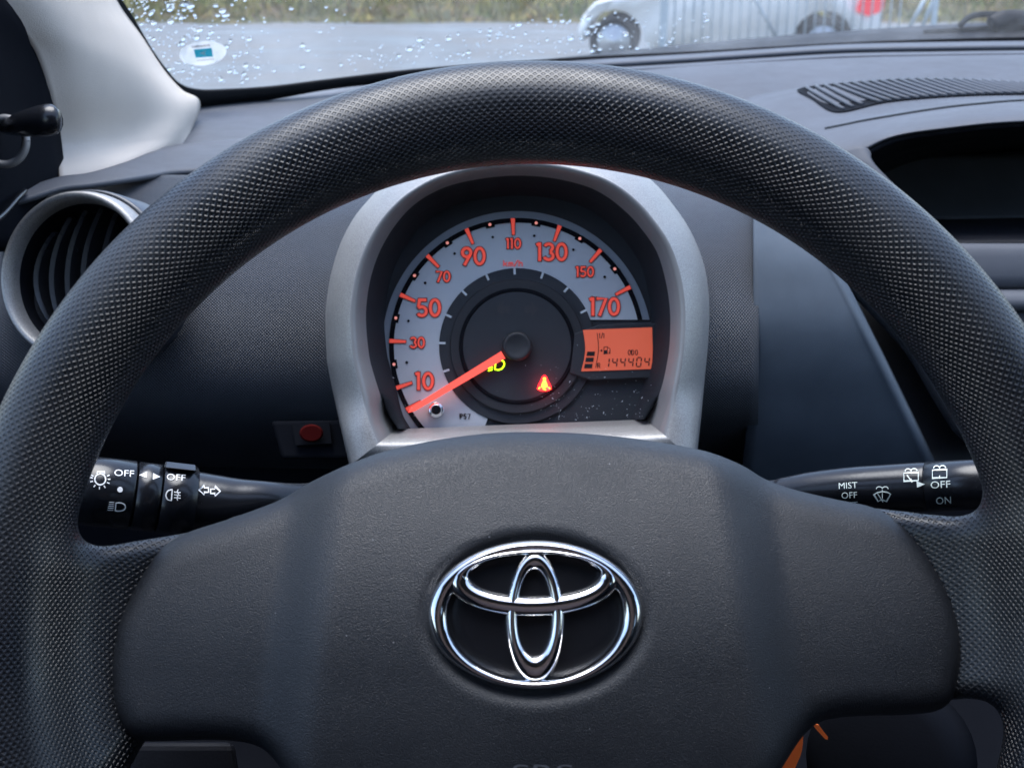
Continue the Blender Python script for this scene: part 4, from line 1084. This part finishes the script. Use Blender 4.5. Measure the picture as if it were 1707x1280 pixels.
V3 = WH.o + V[:, :1] * WH.ex + V[:, 1:2] * WH.ey + V[:, 2:] * WH.n
obj('rim', V3, Q, M['knurl'], sw_, uv=np.stack([uu, vv], 1))
# airbag cover
oc = cr([(500, 807), (457, 833), (375, 864), (310, 885), (272, 906), (245, 940), (218, 990), (197, 1040), (187, 1100), (186, 1140), (192, 1180), (210, 1215), (240, 1234), (300, 1233), (360, 1231), (415, 1235), (452, 1250), (485, 1285), (540, 1350), (660, 1410), (890, 1435), (1110, 1410), (1220, 1350), (1285, 1283), (1307, 1255), (1332, 1224), (1357, 1202), (1390, 1194), (1432, 1191), (1507, 1190), (1560, 1184), (1586, 1160), (1599, 1115), (1602, 1065), (1592, 1010), (1567, 950), (1532, 895), (1497, 860), (1457, 841), (1407, 831), (1332, 813), (1282, 794), (1247, 773), (1182, 750), (1098, 733), (1008, 721), (917, 716), (827, 717), (736, 728), (645, 748), (600, 764), (550, 784)], 3, True)
PADH = -.016
ol = wl(oc, PADH)
s2 = .0013
gx_ = np.arange(-.150, .151, s2); gy_ = np.arange(-.092, .082, s2); gh = np.arange(-.052, .022, s2)
X, Y = np.meshgrid(gx_, gy_, indexing='ij')
D2 = poly_sdf(X, Y, ol)
def Hpad(X, Y):
    tw = .078 - .10 * (Y + .01)                        # half width of the central bulge, wider lower down
    cb_ = 1 - sstep(np.abs(X + .001), tw - .015, tw + .008)
    H = .0008 + .0070 * cb_ - .030 * np.clip((Y + .014) / .09, 0, 2) ** 2 - .012 * np.clip((-Y - .02) / .07, 0, 2) ** 2 - .006 * (X / .13) ** 2 * (1 - cb_)
    e = np.hypot((X - EMX) / (192 * SW), (Y - EMY) / (141 * SW))
    return H - .0030 * (1 - sstep(e, .84, 1.03))
SW = .3786 / 2000
EMX, EMY = WH.loc(WH.px(892, 1024, -.002))[:2]
Hm = Hpad(X, Y)
F = smax(D2[..., None], (gh[None, None, :] - Hm[..., None]) * .92, .011)
F = np.maximum(F, -.046 - gh[None, None, :] + 0 * D2[..., None])
V, Q = surface_nets(F, (gx_[0], gy_[0], gh[0]), s2, 5)
V3 = WH.o + V[:, :1] * WH.ex + V[:, 1:2] * WH.ey + V[:, 2:] * WH.n
pad = obj('airbag_cover', V3, Q, M['pad'], sw_)
# flat lettering at the cover's lower edge, lighter colour paints the emboss highlight
pbv = bvh_of(pad)
V, Fc = text2d('SRS', 905, 1284, 23, 100)
Vs = [on(pbv, a, b, .0007) for a, b in V]
if all(v is not None for v in Vs): obj('lettering_highlight', Vs, Fc, M['dash'], sw_, smooth=False)
# emblem
em = thing('emblem', None, None, WH.o); em.parent = sw_; em.location = (0, 0, 0)
bpy.data.objects.remove(em)
EH = float(Hpad(np.array(EMX), np.array(EMY))) + .0020
def ep(x, y, z):
    X_, Y_, _ = WH.loc(WH.px(x, y, EH))
    dx, dy = X_ - EMX, Y_ - EMY
    return WH.xy(X_, Y_, EH + z - .9 * dx * dx - 1.6 * dy * dy)
L = [[ep(892 + 171 * s * math.cos(a), 1024 + 118 * s * math.sin(a), z) for a in np.linspace(0, 2 * math.pi, 72, endpoint=False)] for s, z in ((1, -.004), (1, .0002), (.7, .0004), (.4, .0005), (.1, .0005))]
emb = loft('emblem', L, M['emblem_black'], sw_, cap=True)
emb['label'] = 'oval chrome emblem of three crossed ellipses on the airbag cover'
def ellring(name, co, ao, bo, ci, ai, bi, z0, z1, n=120, egg=0, rot=0, ns=19):
    rows = []
    for s in .5 - .5 * np.cos(np.linspace(0, math.pi, ns)):
        zz = z0 + (z1 - z0) * (math.sin(math.pi * s) ** .30 if 1e-6 < s < 1 - 1e-6 else 0)
        r = []
        for a in np.linspace(0, 2 * math.pi, n, endpoint=False):
            w = 1 - egg * (-math.sin(a))
            x = (co[0] + ao * w * math.cos(a)) * (1 - s) + (ci[0] + ai * w * math.cos(a)) * s
            y = (co[1] + bo * math.sin(a)) * (1 - s) + (ci[1] + bi * math.sin(a)) * s
            dx, dy = (x - 892) * 1.03, (y - 1024) * 1.03
            r.append(ep(892 + dx * math.cos(rot) - dy * math.sin(rot), 1024 + dx * math.sin(rot) + dy * math.cos(rot), zz))
        rows.append(r)
    return loft(name, rows, M['chrome'], emb)
ellring('outer_ellipse', (892, 1024), 175, 121, (892, 1026), 140, 102.5, -.001, .0040, rot=R(-.8))
ellring('wide_ellipse', (890, 972.5), 137, 56, (892, 960.5), 104, 32.5, -.0005, .0043, rot=R(-.8))
ellring('tall_ellipse', (892, 1026), 48.5, 107, (891, 1021), 25.5, 68, -.0005, .0041, egg=.08)

# =================================================================== COLUMN, ORANGE STRAP
co = thing('column_shroud', 'dark grey plastic shroud round the steering column behind the wheel', 'column shroud', P(860, 1100, .5))
L = []
for t, k in ((.43, .80), (.435, .86), (.47, .95), (.60, 1.15), (.66, 1.2)):
    pts = cr([(-430, 0), (-420, -150), (-330, -270), (-120, -310), (120, -310), (330, -260), (420, -150), (430, 60), (400, 300), (0, 380), (-400, 300)], 4, True)
    c0 = WH.px(885, 1080, -.05) + (-WH.n) * (t - .43)
    L.append([c0 + WH.ex * x * k * .00020 - WH.ey * y * k * .00017 for x, y in pts])
loft('upper_shell', L, M['black'], co, cap=True)
obj('lower_fin', *(lambda q: (q, [[0, 3, 2, 1], [0, 1, 5, 4], [3, 0, 4, 7], [1, 2, 6, 5], [2, 3, 7, 6]]))([P(214, 1236, .44), P(390, 1236, .44), P(420, 1420, .43), P(208, 1420, .43), P(214, 1236, .54), P(390, 1236, .54), P(420, 1420, .53), P(208, 1420, .53)]), M['black'], co, smooth=False, bevel=.003)
def strap(nm, lab, pts, ws__, t):
    V = []
    for (x, y), w in zip(pts, ws__):
        V += [P(x - w, y - w * .25, t), P(x + w, y + w * .25, t)]
    n = len(pts); o = obj(nm, V, [[2 * i, 2 * i + 1, 2 * i + 3, 2 * i + 2] for i in range(n - 1)], M['orange'], None, smooth=False, solid=.0015)
    return tag(o, lab, 'strap')
strap('orange_strap', 'long orange strap hanging behind the lower edge of the airbag cover', cr([(1336, 1218), (1326, 1245), (1312, 1272), (1298, 1300), (1280, 1340)], 3), list(np.interp(np.linspace(0, 1, 13), [0, .3, 1], [2, 11, 18])), .47)
strap('orange_tab', 'short orange tab end poking out beside the longer orange strap', [(1358, 1205), (1366, 1216), (1373, 1224), (1376, 1230)], [6, 6, 5.5, 2], .465)
ks = thing('ignition_barrel', 'dark plastic ignition housing behind the orange strap', 'ignition', P(1450, 1250, .52))
obj('housing', *tube([P(1500, 1260, .56), P(1480, 1265, .53), P(1470, 1268, .50), P(1468, 1269, .495)], [.034, .033, .031, .024], 32), M['door_black'], ks)
